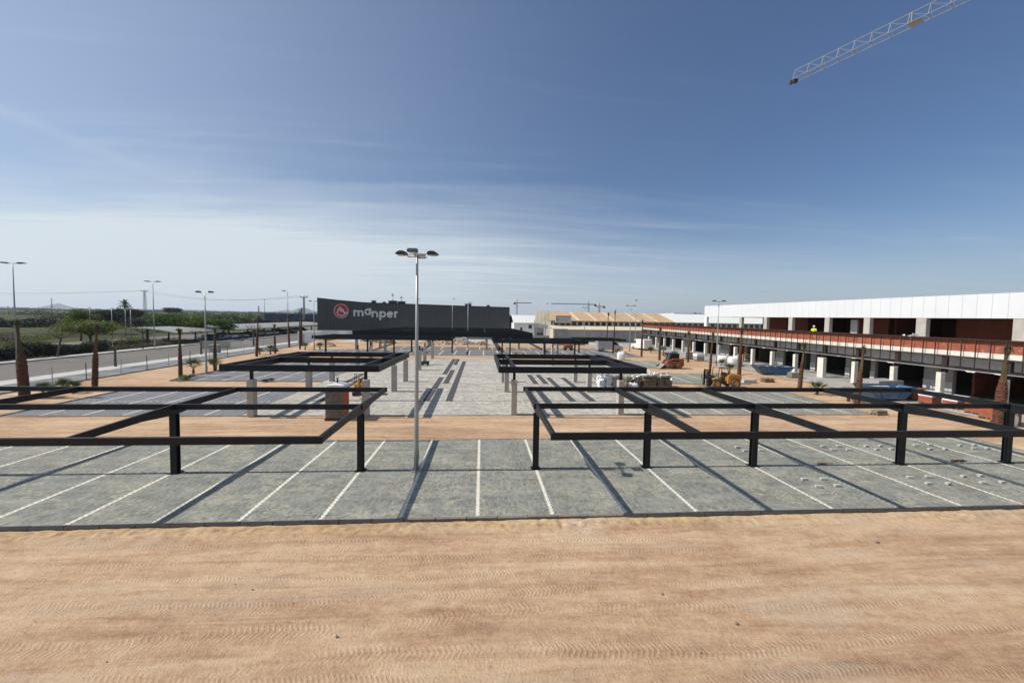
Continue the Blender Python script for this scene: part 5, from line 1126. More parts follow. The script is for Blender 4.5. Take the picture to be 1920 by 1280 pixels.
for i, (lb, x, y) in enumerate((('white bulk bag by the arcade behind the lamp, left one', 36.6, 57.6), ('white bulk bag by the arcade behind the lamp, right one', 37.2, 55.9), ('white bulk bag at the back of the arcade group', 38.6, 57.0))): bulk_bag(lb, x, y, 1.3, 1.35, 3 + i)
bulk_bag('white bag on the ground left of the thick right palm', 35.4, 23.9, .9, .8, 9)
bulk_bag('small white sack between the dark wrapped pallets', 14.6, 37.0, .8, .55, 10)
def sack_pallet(label, x, y, rz, L, W, H, m, seed, film=False):
    rng = random.Random(seed); t = thing('sack_pallet', label, 'sack pallet', (x, y, gz(y)), rz, 'pallets of sacks'); mb = MB()
    for q in (-.42, 0, .42): mb.box(-L / 2, L / 2, q * W - .05, q * W + .05, 0, .1)
    mb.box(-L / 2, L / 2, -W / 2, W / 2, .102, .13); mb.build('pallet', MT['wood'], t)
    mb = MB(); z = .13; n = max(2, int((H - .13) / .16))
    for l in range(n):
        for a in range(2):
            for b in range(2):
                cx = (-.25 + .5 * a) * L + rng.uniform(-.09, .09); cy = (-.25 + .5 * b) * W + rng.uniform(-.08, .08); w = L * .25; d = W * .25; zz = z + l * (H - .13) / n; hh = (H - .13) / n
                mb.add([(cx - w, cy - d, zz + .02), (cx + w, cy - d, zz + .02), (cx + w, cy + d, zz + .02), (cx - w, cy + d, zz + .02), (cx - w * .9, cy - d * .9, zz + hh), (cx + w * .9, cy - d * .9, zz + hh), (cx + w * .9, cy + d * .9, zz + hh), (cx - w * .9, cy + d * .9, zz + hh)], [(0, 1, 5, 4), (1, 2, 6, 5), (2, 3, 7, 6), (3, 0, 4, 7), (4, 5, 6, 7)])
    mb.build('sacks', MT[m], t, bevel=.05)
    if film:
        mb = MB()
        for j in range(70):
            a = Vector((rng.uniform(-L / 2, L / 2), rng.uniform(-W / 2, W / 2), H + rng.uniform(-.25, .2))); b = Vector((rng.gauss(0, .15), rng.gauss(0, .15), rng.gauss(0, .1))); c = Vector((rng.gauss(0, .15), rng.gauss(0, .15), rng.gauss(0, .1)))
            mb.add([a, a + b, a + b + c, a + c], [(0, 1, 2, 3)])
        mb.build('torn_film', MT['plastic_white'], t)
sack_pallet('pallet under torn white film beside the near right pergola pillar', 11.5, 36.3, .1, 1.2, 1.0, 1.35, 'plastic_white', 1, True)
sack_pallet('pallet of pale pinkish sacks behind the near right pergola pillar', 12.9, 36.8, 0, 1.3, 1.1, 1.35, 'pale_bags', 2)
sack_pallet('pallet of olive sacks, leftmost of the dark wrapped row', 14.9, 38.2, 0, 1.4, 1.1, 1.0, 'bronze_bags', 3, True)
sack_pallet('pallet of olive sacks with torn film on top, in the middle of the row', 16.6, 38.3, .1, 1.5, 1.1, 1.15, 'bronze_bags', 4, True)
sack_pallet('largest pallet of olive sacks at the right end of the row', 18.2, 38.4, 0, 1.5, 1.2, 1.15, 'bronze_bags', 5, True)
sack_pallet('low pallet of grey-brown stones beside the palm behind the forklift', 31.8, 41.6, 0, 1.2, .8, .4, 'bronze_bags', 6)
t = thing('kerb_stone', 'pale loose kerb stone at the foot of the palm behind the forklift', 'kerb stone', (29.2, 41.0, gz(41)), R(4)); mb = MB(); mb.box(-.8, .8, -.25, .25, -.03, .34); mb.build('stone', MT['block_light'], t, bevel=.03)
# brown grille-like equipment under the arcade
t = thing('scaffold', 'orange brown scaffold frame with boards standing in the arcade', 'scaffold', (43.6, 62.6, gz(62.6)), 0); mb = MB()
for a in (-.7, .7):
    for b in (-1.2, 1.2): mb.tube([(a, b, 0), (a, b, 2.2)], .04, 5)
for z in (.5, 1.2, 1.7, 2.15):
    for a in (-.7, .7): mb.tube([(a, -1.2, z), (a, 1.2, z)], .035, 5)
mb.tube([(-.7, -1.2, 2.15), (.7, -1.2, 2.15)], .035, 5); mb.tube([(-.7, 1.2, 2.15), (.7, 1.2, 2.15)], .035, 5); mb.build('lattice', MT['orange'], t); mb = MB(); mb.box(-.65, .65, -1.15, 1.15, .52, 1.15); mb.build('boards', MT['wood'], t)

# four small pavers standing on each bay near the right
PB = [(13.48, 15.26), (14.33, 15.26), (13.46, 14.53), (14.32, 14.59), (18.33, 15.3), (19.24, 15.34), (18.39, 14.65), (19.23, 14.61), (20.87, 15.33), (21.74, 15.37), (20.85, 14.64), (21.77, 14.66), (18.22, 19.52), (19.14, 19.54), (18.27, 18.97), (19.12, 18.95),
      (20.67, 19.5), (21.53, 19.53), (20.69, 18.95), (21.55, 18.97), (23.62, 19.54), (24.59, 19.64), (23.72, 18.93), (24.57, 18.91), (26.16, 19.48), (27.16, 19.57), (26.34, 18.97), (27.1, 18.95), (13.42, 19.51), (13.44, 18.93), (14.33, 18.97), (23.3, 14.7), (24.2, 14.7)]
p0 = None; rg = random.Random(4)
for i, (x, y) in enumerate(PB):
    lb = 'small pale paver left lying loose on the dark bays under the near right carport'
    if p0 is None:
        mb = MB(); mb.cbox(0, 0, .05, .24, .12, .09); p0 = mb.build('loose_paver', MT['sidewalk'], None, bevel=.008); p0.location = (x, y, .004); tag(p0, lb, 'paver', 'loose pavers on the near bays')
    else:
        o = p0.copy(); C.objects.link(o); o.location = (x, y, .004); o.rotation_euler = (0, 0, rg.uniform(-.25, .25))
for lb, x, y, m_ in (('scrap of tan wood and cardboard on the drain line between carport posts', 16.07, 17.05, 'wood'), ('dark red rag on the drain line near the fourth carport post', 22.9, 17.15, 'palm_bark')):
    t = thing('debris', lb, 'debris', (x, y, .01), .1); mb = MB(); rg = random.Random(int(x))
    for j in range(9): mb.cbox(rg.uniform(-.42, .42), rg.uniform(-.06, .06), .03 + rg.uniform(0, .04), rg.uniform(.1, .35), .05, .03)
    mb.build('scraps', MT[m_], t)

# ------------------------------------------------------------------ portable toilet
def toilet():
    t = thing('portable_toilet', 'portable toilet, grey door side and orange side wall, white domed roof', 'portable toilet', (-9.25, 26.15, gz(26.2) - .03), R(1)); W = 1.12; D = 1.12; H = 2.05
    mb = MB(); mb.box(-W / 2 - .03, W / 2 + .03, -D / 2 - .03, D / 2 + .03, 0, .14); mb.build('base', MT['lamp_dark'], t)
    mb = MB(); mb.box(-W / 2, W / 2 - .025, -D / 2, D / 2, .142, H); mb.build('cabin', MT['toilet_grey'], t, bevel=.03)
    mb = MB(); mb.box(W / 2 - .02, W / 2 + .012, -D / 2 + .03, D / 2 - .03, .16, H - .02)
    for q in (-.3, 0, .3): mb.box(W / 2 + .013, W / 2 + .03, q - .05, q + .05, .3, H - .15)
    mb.build('side_panel', MT['toilet_orange'], t)
    mb = MB(); mb.box(-W * .42, W * .26, -D / 2 - .03, -D / 2 - .002, .2, H - .1); d = mb.build('door', MT['toilet_grey'], t, bevel=.01)
    mb = MB(); mb.box(W * .16, W * .23, -D / 2 - .055, -D / 2 - .032, 1.0, 1.12); mb.build('handle', MT['lamp_dark'], d)
    mb = MB()
    for q in range(3): mb.tube([(-W * .36, -D / 2 - .035, .3 + .5 * q), (W * .2, -D / 2 - .035, .75 + .5 * q)], .012, 4)
    mb.build('door_ribs', MT['lamp_dark'], d)
    mb = MB(); N = 10; pr = [(-W / 2 - .03, H + .002)] + [(-(W / 2 - .02) * math.cos(math.pi * i / N), H + .08 + .17 * math.sin(math.pi * i / N)) for i in range(N + 1)] + [(W / 2 + .03, H + .002)]
    mb.prism(pr, 'y', -D / 2 - .03, D / 2 + .03); mb.build('roof', MT['white'], t, bevel=.02)
    mb = MB(); mb.cyl(-.1, .35, H + .2, H + .52, .05); mb.cyl(-.1, .35, H + .52, H + .56, .08); mb.build('vent_pipe', MT['lamp_dark'], t)
toilet()
# ------------------------------------------------------------------ mini excavator
def excavator():
    t = thing('mini_excavator', 'dusty yellow mini excavator behind the portable toilet', 'excavator', (-10.15, 34.0, gz(34)), R(8))
    for s_ in (-1, 1):
        mb = MB(); mb.prism([(-.75, .12), (-.6, .0), (.6, .0), (.75, .12), (.75, .3), (.6, .42), (-.6, .42), (-.75, .3)], 'x', s_ * .4 - .12, s_ * .4 + .12); mb.build('track', MT['rubber'], t)
    mb = MB(); mb.box(-.4, .4, -.55, .75, .45, .95); mb.build('house', MT['yellow'], t, bevel=.05)
    mb = MB()
    for a in (-.38, .38):
        for b in (-.3, .5): mb.tube([(a, b, .95), (a, b, 1.75)], .03, 6)
    mb.build('canopy_posts', MT['black_metal'], t)
    mb = MB(); mb.box(-.45, .45, -.38, .62, 1.76, 1.84); mb.build('canopy', MT['cream'], t, bevel=.02)
    mb = MB(); mb.tube([(0, -.55, .7), (.05, -.9, 1.5), (.1, -1.5, 1.55)], [.09, .08, .06], 6); mb.build('boom', MT['yellow'], t)
    mb = MB(); mb.tube([(.1, -1.5, 1.55), (.1, -1.75, .75)], [.06, .05], 6); b_ = mb.build('stick', MT['yellow'], t)
    mb = MB(); mb.prism([(-1.95, .35), (-1.6, .3), (-1.6, .7), (-1.85, .75)], 'x', -.12, .32); mb.build('bucket', MT['black_metal'], b_)
    mb = MB(); mb.box(-.2, .2, .0, .35, .95, 1.3); mb.build('seat', MT['black_metal'], t)
excavator()
# ------------------------------------------------------------------ skid steer loader
def skid():
    t = thing('skid_steer_loader', 'orange skid-steer loader facing left, bucket on the ground', 'skid-steer loader', (26.35, 53.0, gz(53)), 0)
    for s_ in (-1, 1):
        for x in (-.45, .75):
            mb = MB(); mb.wheel(x, s_ * .72, .38, .38, .3); w = mb.build('wheel', MT['mud_rubber'], t); mb = MB(); mb.wheel(x, s_ * .86, .38, .2, .04, 12); mb.build('rim', MT['orange'], w)
        mb = MB(); mb.prism([(1.25, 1.15), (1.25, 1.32), (.2, 1.38), (-.75, .95), (-1.15, .35), (-1.3, .35), (-1.2, .62), (-.85, 1.1), (-.1, 1.22)][::-1] and [(1.3, 1.12), (1.3, 1.34), (-.1, 1.38), (-.85, 1.08), (-1.35, .32), (-1.12, .30), (-.7, .88), (0, 1.16)], 'y', s_ * .62 - .07, s_ * .62 + .07); mb.build('lift_arm', MT['orange'], t, bevel=.02)
    mb = MB(); mb.prism([(-.8, .25), (1.45, .25), (1.5, .7), (1.45, 1.3), (.85, 1.33), (.8, .95), (-.7, .95)], 'y', -.5, .5); mb.build('body', MT['orange'], t, bevel=.03)
    mb = MB(); mb.box(1.46, 1.54, -.45, .45, .35, 1.2); mb.build('rear_grille', MT['black_metal'], t)
    mb = MB(); mb.prism([(-.72, .96), (.78, .96), (.78, 1.95), (-.35, 1.95)], 'y', -.42, .42); mb.build('cab_glass', MT['glass'], t)
    mb = MB()
    for s_ in (-1, 1):
        mb.tube([(-.74, s_ * .44, .96), (-.38, s_ * .44, 1.98)], .035, 6); mb.tube([(.8, s_ * .44, .96), (.8, s_ * .44, 1.98)], .035, 6); mb.tube([(-.38, s_ * .44, 1.98), (.8, s_ * .44, 1.98)], .035, 6)
        for q in range(5): mb.tube([(-.2 + .22 * q, s_ * .45, 1.0), (-.2 + .22 * q, s_ * .45, 1.95)], .012, 4)
    mb.build('roll_cage', MT['black_metal'], t)
    mb = MB(); mb.box(-.45, .86, -.48, .48, 2.0, 2.07); mb.build('cab_roof', MT['black_metal'], t, bevel=.02)
    mb = MB(); P_ = [(-1.32, .12), (-1.30, .62), (-1.36, .62), (-1.42, .2), (-2.05, .03), (-2.05, .0), (-1.38, .0)]; mb.prism(P_, 'y', -.85, .85); b = mb.build('bucket', MT['rim'], t)
    mb = MB()
    for s_ in (-1, 1): mb.prism([(-1.33, .02), (-1.33, .6), (-2.0, .04)], 'y', s_ * .83 - .02, s_ * .83 + .02)
    mb.build('bucket_cheek', MT['black_metal'], b)
skid()
# ------------------------------------------------------------------ rough terrain forklift
def forklift():
    t = thing('rough_terrain_forklift', 'yellow rough-terrain forklift with a black mast facing left, behind the near right carport', 'forklift', (23.9, 38.2, gz(38.2)), 0)
    for x, r in ((-.55, .42), (1.42, .46)):
        for s_ in (-1, 1):
            mb = MB(); mb.wheel(x, s_ * .72, r, r, .34, 22); w = mb.build('wheel', MT['mud_rubber'], t); mb = MB(); mb.wheel(x, s_ * .88, r, r * .55, .05, 14); w2 = mb.build('rim', MT['yellow'], w)
    mb = MB(); mb.prism([(.55, .42), (.9, .42), (1.0, .78), (1.2, .98), (1.62, .98), (1.85, .72), (2.02, .72), (2.05, 1.1), (1.95, 1.32), (.95, 1.42), (.62, 1.3)], 'y', -.72, .72); mb.build('engine_hood', MT['yellow'], t, bevel=.05)
    mb = MB(); mb.box(-.9, 1.9, -.45, .45, .38, .62); mb.box(-.2, .6, -.6, .6, .45, .7); mb.build('chassis', MT['black_metal'], t)
    mb = MB(); mb.prism([(-.98, .82), (-.55, .98), (-.12, .84), (-.12, .92), (-.5, 1.08), (-1.0, .92)], 'y', -.86, -.54); mb.prism([(-.98, .82), (-.55, .98), (-.12, .84), (-.12, .92), (-.5, 1.08), (-1.0, .92)], 'y', .54, .86); mb.build('front_fender', MT['yellow'], t)
    mb = MB()
    for s_ in (-1, 1):
        mb.tube([(-.35, s_ * .55, .7), (-.22, s_ * .52, 2.02)], .035, 6); mb.tube([(.78, s_ * .55, 1.3), (.62, s_ * .52, 2.02)], .035, 6); mb.tube([(-.22, s_ * .52, 2.02), (.62, s_ * .52, 2.02)], .035, 6)
    mb.build('cab_frame', MT['black_metal'], t)
    mb = MB(); mb.box(-.32, .72, -.6, .6, 2.04, 2.10); mb.build('cab_roof', MT['concrete_grey'], t, bevel=.02)
    mb = MB(); mb.box(.1, .55, -.28, .28, .8, .95); mb.box(.48, .6, -.28, .28, .95, 1.5); mb.build('seat', MT['black_metal'], t)
    mb = MB(); mb.tube([(-.35, 0, .8), (-.15, 0, 1.25)], .03, 6)
    for k_ in range(12):
        a0 = 2 * math.pi * k_ / 12; a1 = 2 * math.pi * (k_ + 1) / 12; f = lambda a: (-.15 + .07 * math.cos(a), .2 * math.sin(a), 1.27 + .18 * math.cos(a)); mb.tube([f(a0), f(a1)], .018, 4)
    mb.build('steering_wheel', MT['black_metal'], t)
    mb = MB()
    for s_ in (-1, 1): mb.box(-1.28, -1.12, s_ * .38 - .06, s_ * .38 + .06, .12, 1.75); mb.box(-1.36, -1.29, s_ * .3 - .05, s_ * .3 + .05, .12, 1.6)
    for z in (.35, .95, 1.68): mb.box(-1.27, -1.15, -.4, .4, z, z + .1)
    mb.box(-1.12, -.85, -.2, .2, .5, .66); mb.tube([(-1.2, 0, .2), (-1.2, 0, 1.7)], .06, 8); mb.build('mast', MT['black_metal'], t)
    mb = MB(); mb.box(-1.44, -1.37, -.62, .62, .3, .38); mb.box(-1.44, -1.37, -.62, .62, .72, .8)
    for q in (-.55, -.2, .2, .55): mb.box(-1.43, -1.38, q - .03, q + .03, .38, 1.25)
    c_ = mb.build('carriage', MT['black_metal'], t)
    for s_ in (-1, 1): mb = MB(); mb.box(-2.35, -1.45, s_ * .35 - .06, s_ * .35 + .06, .1, .15); mb.box(-1.50, -1.445, s_ * .35 - .06, s_ * .35 + .06, .15, .85); mb.build('fork', MT['rim'], c_)
    mb = MB()
    rg = random.Random(1)
    for j in range(14): mb.tube([(-1.1 + rg.uniform(0, .5), rg.uniform(-.4, .4), .5 + rg.uniform(0, .4)), (-1.0 + rg.uniform(0, .6), rg.uniform(-.4, .4), 1.0 + rg.uniform(0, .5)), (-.5 + rg.uniform(0, .4), rg.uniform(-.3, .3), .7 + rg.uniform(0, .3))], .02, 5)
    mb.build('hoses', MT['black_metal'], t)
forklift()
t = thing('tool_cart', 'small dark wheeled tool cart at the foot of a far left pillar', 'cart', (-7.5, 53.5, gz(53.5)), .3); mb = MB(); mb.box(-.5, .5, -.25, .25, .28, .6); mb.build('tray', MT['black_metal'], t)
mb = MB(); mb.tube([(.5, -.2, .5), (.85, -.2, .8)], .02, 5); mb.tube([(.5, .2, .5), (.85, .2, .8)], .02, 5); mb.build('handles', MT['galv'], t)
for q in (-.35, .35): mb = MB(); mb.wheel(q, 0, .16, .16, .1, 12); mb.build('wheel', MT['rubber'], t)
t = thing('compactor', 'red small roller machine parked behind the far right carport frame', 'roller', (17.8, 80.5, gz(80.5)), 0); mb = MB(); mb.prism([(-.9, .45), (.9, .45), (.9, 1.0), (.3, 1.2), (-.9, 1.0)], 'y', -.5, .5); mb.build('body', MT['orange'], t, bevel=.03)
for q in (-.65, .65): mb = MB(); mb.wheel(q, 0, .35, .35, .9, 16); mb.build('drum', MT['black_metal'], t)

# rubble heap and mounds
def heap(label, x, y, rx, ry, h, mat, seed, n=160, sz=.35, name='rubble_heap', cat='rubble heap', base='dirt'):
    rng = random.Random(seed); t = thing(name, label, cat, (x, y, gz(y) - .06)); mb = MB(); N = 18; M_ = 6
    for j in range(M_ + 1):
        f = j / M_
        for k_ in range(N):
            a = 2 * math.pi * k_ / N; r = (1 - f) * (1 + rng.uniform(-.08, .08)); mb.v.append((rx * r * math.cos(a), ry * r * math.sin(a), h * (1 - (1 - f) ** 1.8) * rng.uniform(.92, 1.05)))
    for j in range(M_):
        for k_ in range(N): a = j * N + k_; b = j * N + (k_ + 1) % N; mb.f.append((a, b, b + N, a + N))
    mb.build('mound', MT[base], t, True)
    if n:
        mb = MB()
        for _ in range(n):
            a = rng.uniform(0, 6.28); r = math.sqrt(rng.random()); z = h * (1 - r ** 1.8) + .02; s_ = sz * rng.uniform(.3, 1.0); m = Matrix.Translation((rx * r * math.cos(a), ry * r * math.sin(a), z)) @ Matrix.Rotation(rng.uniform(0, 6), 4, (rng.random(), rng.random(), rng.random() + .1)); mb.cbox(0, 0, 0, s_, s_ * .7, s_ * .5, m)
        mb.build('stones', MT[mat], t)
heap('long heap of pale broken concrete behind the far bays', -8.0, 95.0, 7.0, 3.0, 1.3, 'gravel', 3, 420, .55)
heap('smooth earth mound left of the white kiosk', -33.0, 84.0, 3.0, 3.5, 1.3, 'gravel', 4, 0, .3, 'earth_mound', 'earth mound')
heap('brown earth mound with dark scrub behind the far left carport', -22.0, 98.0, 6.0, 3.0, 1.2, 'gravel', 5, 0, .3, 'earth_mound', 'earth mound')
heap('small pile of brown rubble, right of centre behind the far bays', 0.0, 93.0, 1.6, 1.0, .7, 'wood', 6, 60, .4)
heap('low dark heap among the palms right of the car shelter', -36.5, 72.0, 1.0, .8, .9, 'kerb', 7, 50, .3, 'rubble_heap', 'rubble heap', 'kerb')
bush('flat dark green scrub in front of the brown earth mound', -24.0, 95.5, 4.5, 1.0, 'leaf_dark', 1500, 12, .12)
# stone litter on the dirt, too many to count
def litter(name, x0, x1, y0, y1, n, lo, hi, seed, base):
    rng = random.Random(seed); mb = MB()
    for _ in range(n):
        x = rng.uniform(x0, x1); y = rng.uniform(y0, y1) if rng.random() < .6 else y1 - abs(rng.gauss(0, .35)); s_ = lo + (hi - lo) * rng.random() ** 3; z = base + gz(y) + s_ * .15 + .02
        m = Matrix.Translation((x, y, z)) @ Matrix.Rotation(rng.uniform(0, 6), 4, (rng.random() - .5, rng.random() - .5, rng.random() + .2))
        v = [m @ Vector(p_) * 1.0 for p_ in ((s_, 0, 0), (0, s_ * .8, 0), (-s_ * .9, 0, 0), (0, -s_ * .7, 0), (0, 0, s_ * .6), (0, 0, -s_ * .6))]
        mb.add(v, [(0, 1, 4), (1, 2, 4), (2, 3, 4), (3, 0, 4), (1, 0, 5), (2, 1, 5), (3, 2, 5), (0, 3, 5)])
    o = mb.build(name, MT['gravel' if seed % 2 else 'kerb']); tag(o, 'small stones and clods scattered over the dirt', 'stones', None, 'stuff')
litter('scattered_stones', -20, 22, 4.2, 12.5, 650, .006, .02, 1, -.10); litter('scattered_clods', -20, 22, 4.2, 12.5, 600, .008, .026, 2, -.10)
litter('scattered_stones', -33, 38, 21.6, 26.8, 500, .015, .06, 3, -.05)
for i, (x, y, s_, lb) in enumerate(((-2.9, 8.05, .035, 'single pale egg-shaped stone in the near dirt, left of centre'), (-5.4, 9.6, .03, 'tiny upright stone in the near dirt, farther left'), (4.4, 8.9, .035, 'dark little stone in the near dirt right of centre'), (5.6, 7.9, .04, 'flat broken stone in the near dirt, right of centre and nearer'), (12.0, 10.8, .055, 'greyish stone in the near dirt toward the right edge'))):
    mb = MB(); rg = random.Random(i); N = 8
    for j in range(5):
        f = -1 + 2 * j / 4; r = math.sqrt(max(.02, 1 - f * f))
        for k_ in range(N): a = 2 * math.pi * k_ / N; mb.v.append((s_ * r * math.cos(a) * rg.uniform(.8, 1.2), s_ * .8 * r * math.sin(a) * rg.uniform(.8, 1.2), s_ * .6 * f))
    for j in range(4):
        for k_ in range(N): a = j * N + k_; b = j * N + (k_ + 1) % N; mb.f.append((a, b, b + N, a + N))
    mb.f.append(tuple(range(N))[::-1]); mb.f.append(tuple(4 * N + k_ for k_ in range(N)))
    o = mb.build('stone', MT['kerb' if i > 1 else 'gravel'], None, True); o.location = (x, y, -.06); tag(o, lb, 'stone')

# ------------------------------------------------------------------ wire fence on the left
fp = [(-37.5, 29.0), (-37.6, 33.4), (-37.6, 37.6), (-37.6, 40.6), (-37.6, 44.2), (-37.6, 47.5), (-37.6, 50.6), (-37.6, 54.0), (-37.6, 57.8), (-37.5, 61.5), (-37.5, 65.5)]
t = thing('wire_fence', 'thin wire mesh fence on grey posts along the parking strip on the left', 'fence', (-37.6, 29.0, gz(29)))
for i, (x, y) in enumerate(fp):
    g = gz(y) - gz(29); mb = MB(); mb.tube([(x + 37.6, y - 29, g), (x + 37.6 + (.12 if i % 3 == 1 else -.02), y - 29, g + 1.65)], .035, 6); mb.build('post', MT['black_metal'] if i % 2 else MT['galv'], t)
for i in range(len(fp) - 1):
    (xa, ya), (xb, yb) = fp[i], fp[i + 1]; mb = MB()
    for z in (.1, .55, 1.05, 1.5): mb.tube([(xa + 37.6, ya - 29, gz(ya) - gz(29) + z), (xb + 37.6, yb - 29, gz(yb) - gz(29) + z - .03)], .005, 3)
    mb.build('wire_panel', MT['galv'], t)
t = thing('fence_panel', 'pale mesh fence panel with a white notice beside the car shelter', 'fence', (-46.0, 76.0, gz(76)), R(70))
for i in range(5): mb = MB(); mb.tube([(i * 2.4, 0, 0), (i * 2.4, 0, 1.7)], .03, 5); mb.build('post', MT['galv'], t)
mb = MB(); mb.tube([(0, 0, 1.65), (9.6, 0, 1.65)], .02, 4); mb.tube([(0, 0, .2), (9.6, 0, .2)], .02, 4); mb.build('rail', MT['galv'], t); mb = MB(); mb.box(3.0, 4.2, -.03, -.01, .7, 1.5); mb.build('notice', MT['white'], t)

# ------------------------------------------------------------------ trees and scrub on the left
def tree(label, x, y, h, cw, mat, seed, n=3500, name='broad_tree', cat='tree', group='trees beyond the road', size=.13, ch=None):
    n = int(n * 2.2); rng = random.Random(seed); t = thing(name, label, cat, (x, y, gz(y) - .1), 0, group); ch = ch or h * .6
    mb = MB(); mb.tube([(0, 0, 0), (.1, 0, h * .25), (0, .1, h * .5)], [.2, .15, .1], 8)
    for j in range(7):
        a = 2 * math.pi * j / 7 + rng.uniform(-.3, .3); r = cw * rng.uniform(.2, .42); mb.tube([(0, 0, h * rng.uniform(.28, .45)), (r * .5 * math.cos(a), r * .5 * math.sin(a), h * .6), (r * math.cos(a), r * math.sin(a), h * rng.uniform(.65, .85))], [.09, .06, .02], 5)
    mb.build('trunk', MT['bark'], t, True)
    mb = MB(); mb.leaves((0, 0, h - ch * .5), (cw / 2, cw / 2, ch / 2), n, size, rng, clump=int(10 + cw * 2)); mb.build('crown', MT[mat], t); return t
tree('broad low spreading tree left of the second palm, over the grass', -70.0, 76.5, 5.0, 9.5, 'leaf_yellow', 1, 5200)
tree('yellow-green upright tree just right of the second palm tip', -86.0, 92.0, 7.0, 5.0, 'leaf_yellow', 2, 2600)
tree('big rounded tree left of the first tall street lamp pair, widest crown', -72.0, 97.0, 6.0, 9.0, 'leaf', 3, 5200)
tree('tree joined to the right side of the widest crown', -66.5, 97.5, 5.9, 8.0, 'leaf_yellow', 4, 4200)
tree('small tree ending the crown row over the car shelter start', -62.5, 101.0, 5.4, 6.0, 'leaf', 5, 2600)
tree('dark tree behind the thin pale posts', -104.0, 118.0, 6.8, 9.0, 'leaf_dark', 6, 3500)
tree('dark low tree beneath the date palm on its right', -150, 180, 7.5, 13, 'leaf_dark', 7, 2800, size=.25)
tree('dark round tree far out between the pylon lamp and the flood light', -300, 410, 10, 15, 'leaf_dark', 8, 2200, size=.45)
def pruned(label, x, y, h, seed, lean=0.0):
    rng = random.Random(seed); t = thing('pruned_tree', label, 'tree', (x, y, gz(y) - .05), 0, 'pruned street trees'); mb = MB(); mb.tube([(0, 0, 0), (lean * .5, 0, h * .3), (lean, 0, h * .58)], [.15, .12, .13], 10); mb.build('trunk', MT['bark'], t, True)
    lb = MB(); tw = MB()
    for j in range(8):
        a = 2 * math.pi * j / 8 + rng.uniform(-.3, .3); r = h * rng.uniform(.16, .26); e = Vector((lean + r * math.cos(a), r * math.sin(a), h * rng.uniform(.74, .84))); lb.tube([(lean, 0, h * .56), (lean + r * .6 * math.cos(a), r * .6 * math.sin(a), h * .64), e], [.07, .05, .03], 6)
        for q in range(9):
            d = Vector((rng.gauss(0, .5) + math.cos(a) * .4, rng.gauss(0, .5) + math.sin(a) * .4, rng.uniform(.4, 1.2))).normalized() * h * rng.uniform(.08, .2); tw.tube([e, e + d], [.014, .005], 3)
    lb.build('limbs', MT['bark'], t, True); tw.build('twigs', MT['twig'], t)
pruned('pruned bare tree on the near pavement, right of the second palm', -43.6, 50.6, 3.8, 1); pruned('leaning pruned bare tree in front of the dark hedge', -59.3, 60.0, 4.6, 2, .6)
pruned('pruned bare tree below the widest crown on the far pavement', -59.2, 74.0, 5.0, 3); pruned('pruned bare tree left of the twin flood light on the near pavement', -43.9, 65.6, 4.3, 4); pruned('pruned bare tree beside the mesh panel near the car shelter', -45.0, 82.0, 4.6, 5)
def hedge(label, x0, y0, x1, y1, w, h, mat, n, seed, size=.12, name='hedge', cat='hedge', kind=None):
    rng = random.Random(seed); L = math.hypot(x1 - x0, y1 - y0); a = math.atan2(y1 - y0, x1 - x0); ym = (y0 + y1) / 2
    t = thing(name, label, cat, (x0, y0, gz(y0)), a); mb = MB(); k_ = max(2, int(L / (w * .9)))
    for i in range(k_ + 1):
        f = i / k_; r = w * rng.uniform(.42, .6); hh = h * rng.uniform(.75, 1.1); yy = y0 + (y1 - y0) * f; mb.leaves((L * f, rng.uniform(-.1, .1) * w, hh * .48 + gz(yy) - gz(y0)), (w * .65, r, hh * .52), n // (k_ + 1), size, rng, shell=.5)
    mb.build('foliage', MT[mat], t)
    mb = MB()
    for i in range(k_ * 2):
        f = i / (k_ * 2); yy = y0 + (y1 - y0) * f; mb.tube([(L * f, 0, gz(yy) - gz(y0) - .1), (L * f + rng.uniform(-.2, .2), 0, h * .6 + gz(yy) - gz(y0))], [.05, .02], 4)
    mb.build('stems', MT['twig'], t)
    return t
hedge('dark dense hedge along the far pavement at the left edge', -62.0, 46.5, -61.8, 60.5, 2.2, 2.0, 'leaf_dark', 15000, 11, .10)
hedge('shorter dark hedge right of the leaning pruned tree', -61.5, 61.6, -61.6, 69.0, 2.0, 1.7, 'leaf_dark', 7000, 12, .10)
def mass(name, label, spots, mat, n, seed, size, rr, hh):
    rng = random.Random(seed); mb = MB()
    for (xa, ya, xb, yb, k_) in spots:
        for i in range(k_):
            f = rng.random(); x = xa + (xb - xa) * f + rng.gauss(0, rr * .5); y = ya + (yb - ya) * f + rng.gauss(0, rr * .5); r = rr * rng.uniform(.6, 1.4); h = hh * rng.uniform(.5, 1.3); mb.leaves((x, y, gz(y) + h * .42), (r, r, h * .6), n, size, rng, shell=.6)
    o = mb.build(name, MT[mat]); tag(o, label, 'scrub', None, 'stuff')
mass('low_scrub', 'low dry scrub and weeds on the verge beyond the road', [(-62.5, 45, -63, 92, 60), (-66, 50, -70, 95, 60), (-62, 66, -62, 84, 30)], 'leaf_dry', 130, 21, .09, 1.1, .7)
mass('dry_field_scrub', 'grey-brown dry scrub across the field', [(-66, 52, -100, 95, 90), (-75, 60, -120, 110, 70)], 'leaf_dry', 90, 29, .12, 1.6, .9)
mass('field_weeds', 'green weeds across the field', [(-72, 60, -115, 120, 110), (-64, 70, -80, 100, 60)], 'leaf_yellow', 80, 22, .12, 1.5, .6)
mass('near_scrub', 'dark bushy scrub between the road and the field', [(-64, 47, -66, 92, 70), (-80, 62, -92, 84, 40)], 'leaf_dark', 120, 31, .10, 1.2, 1.0)
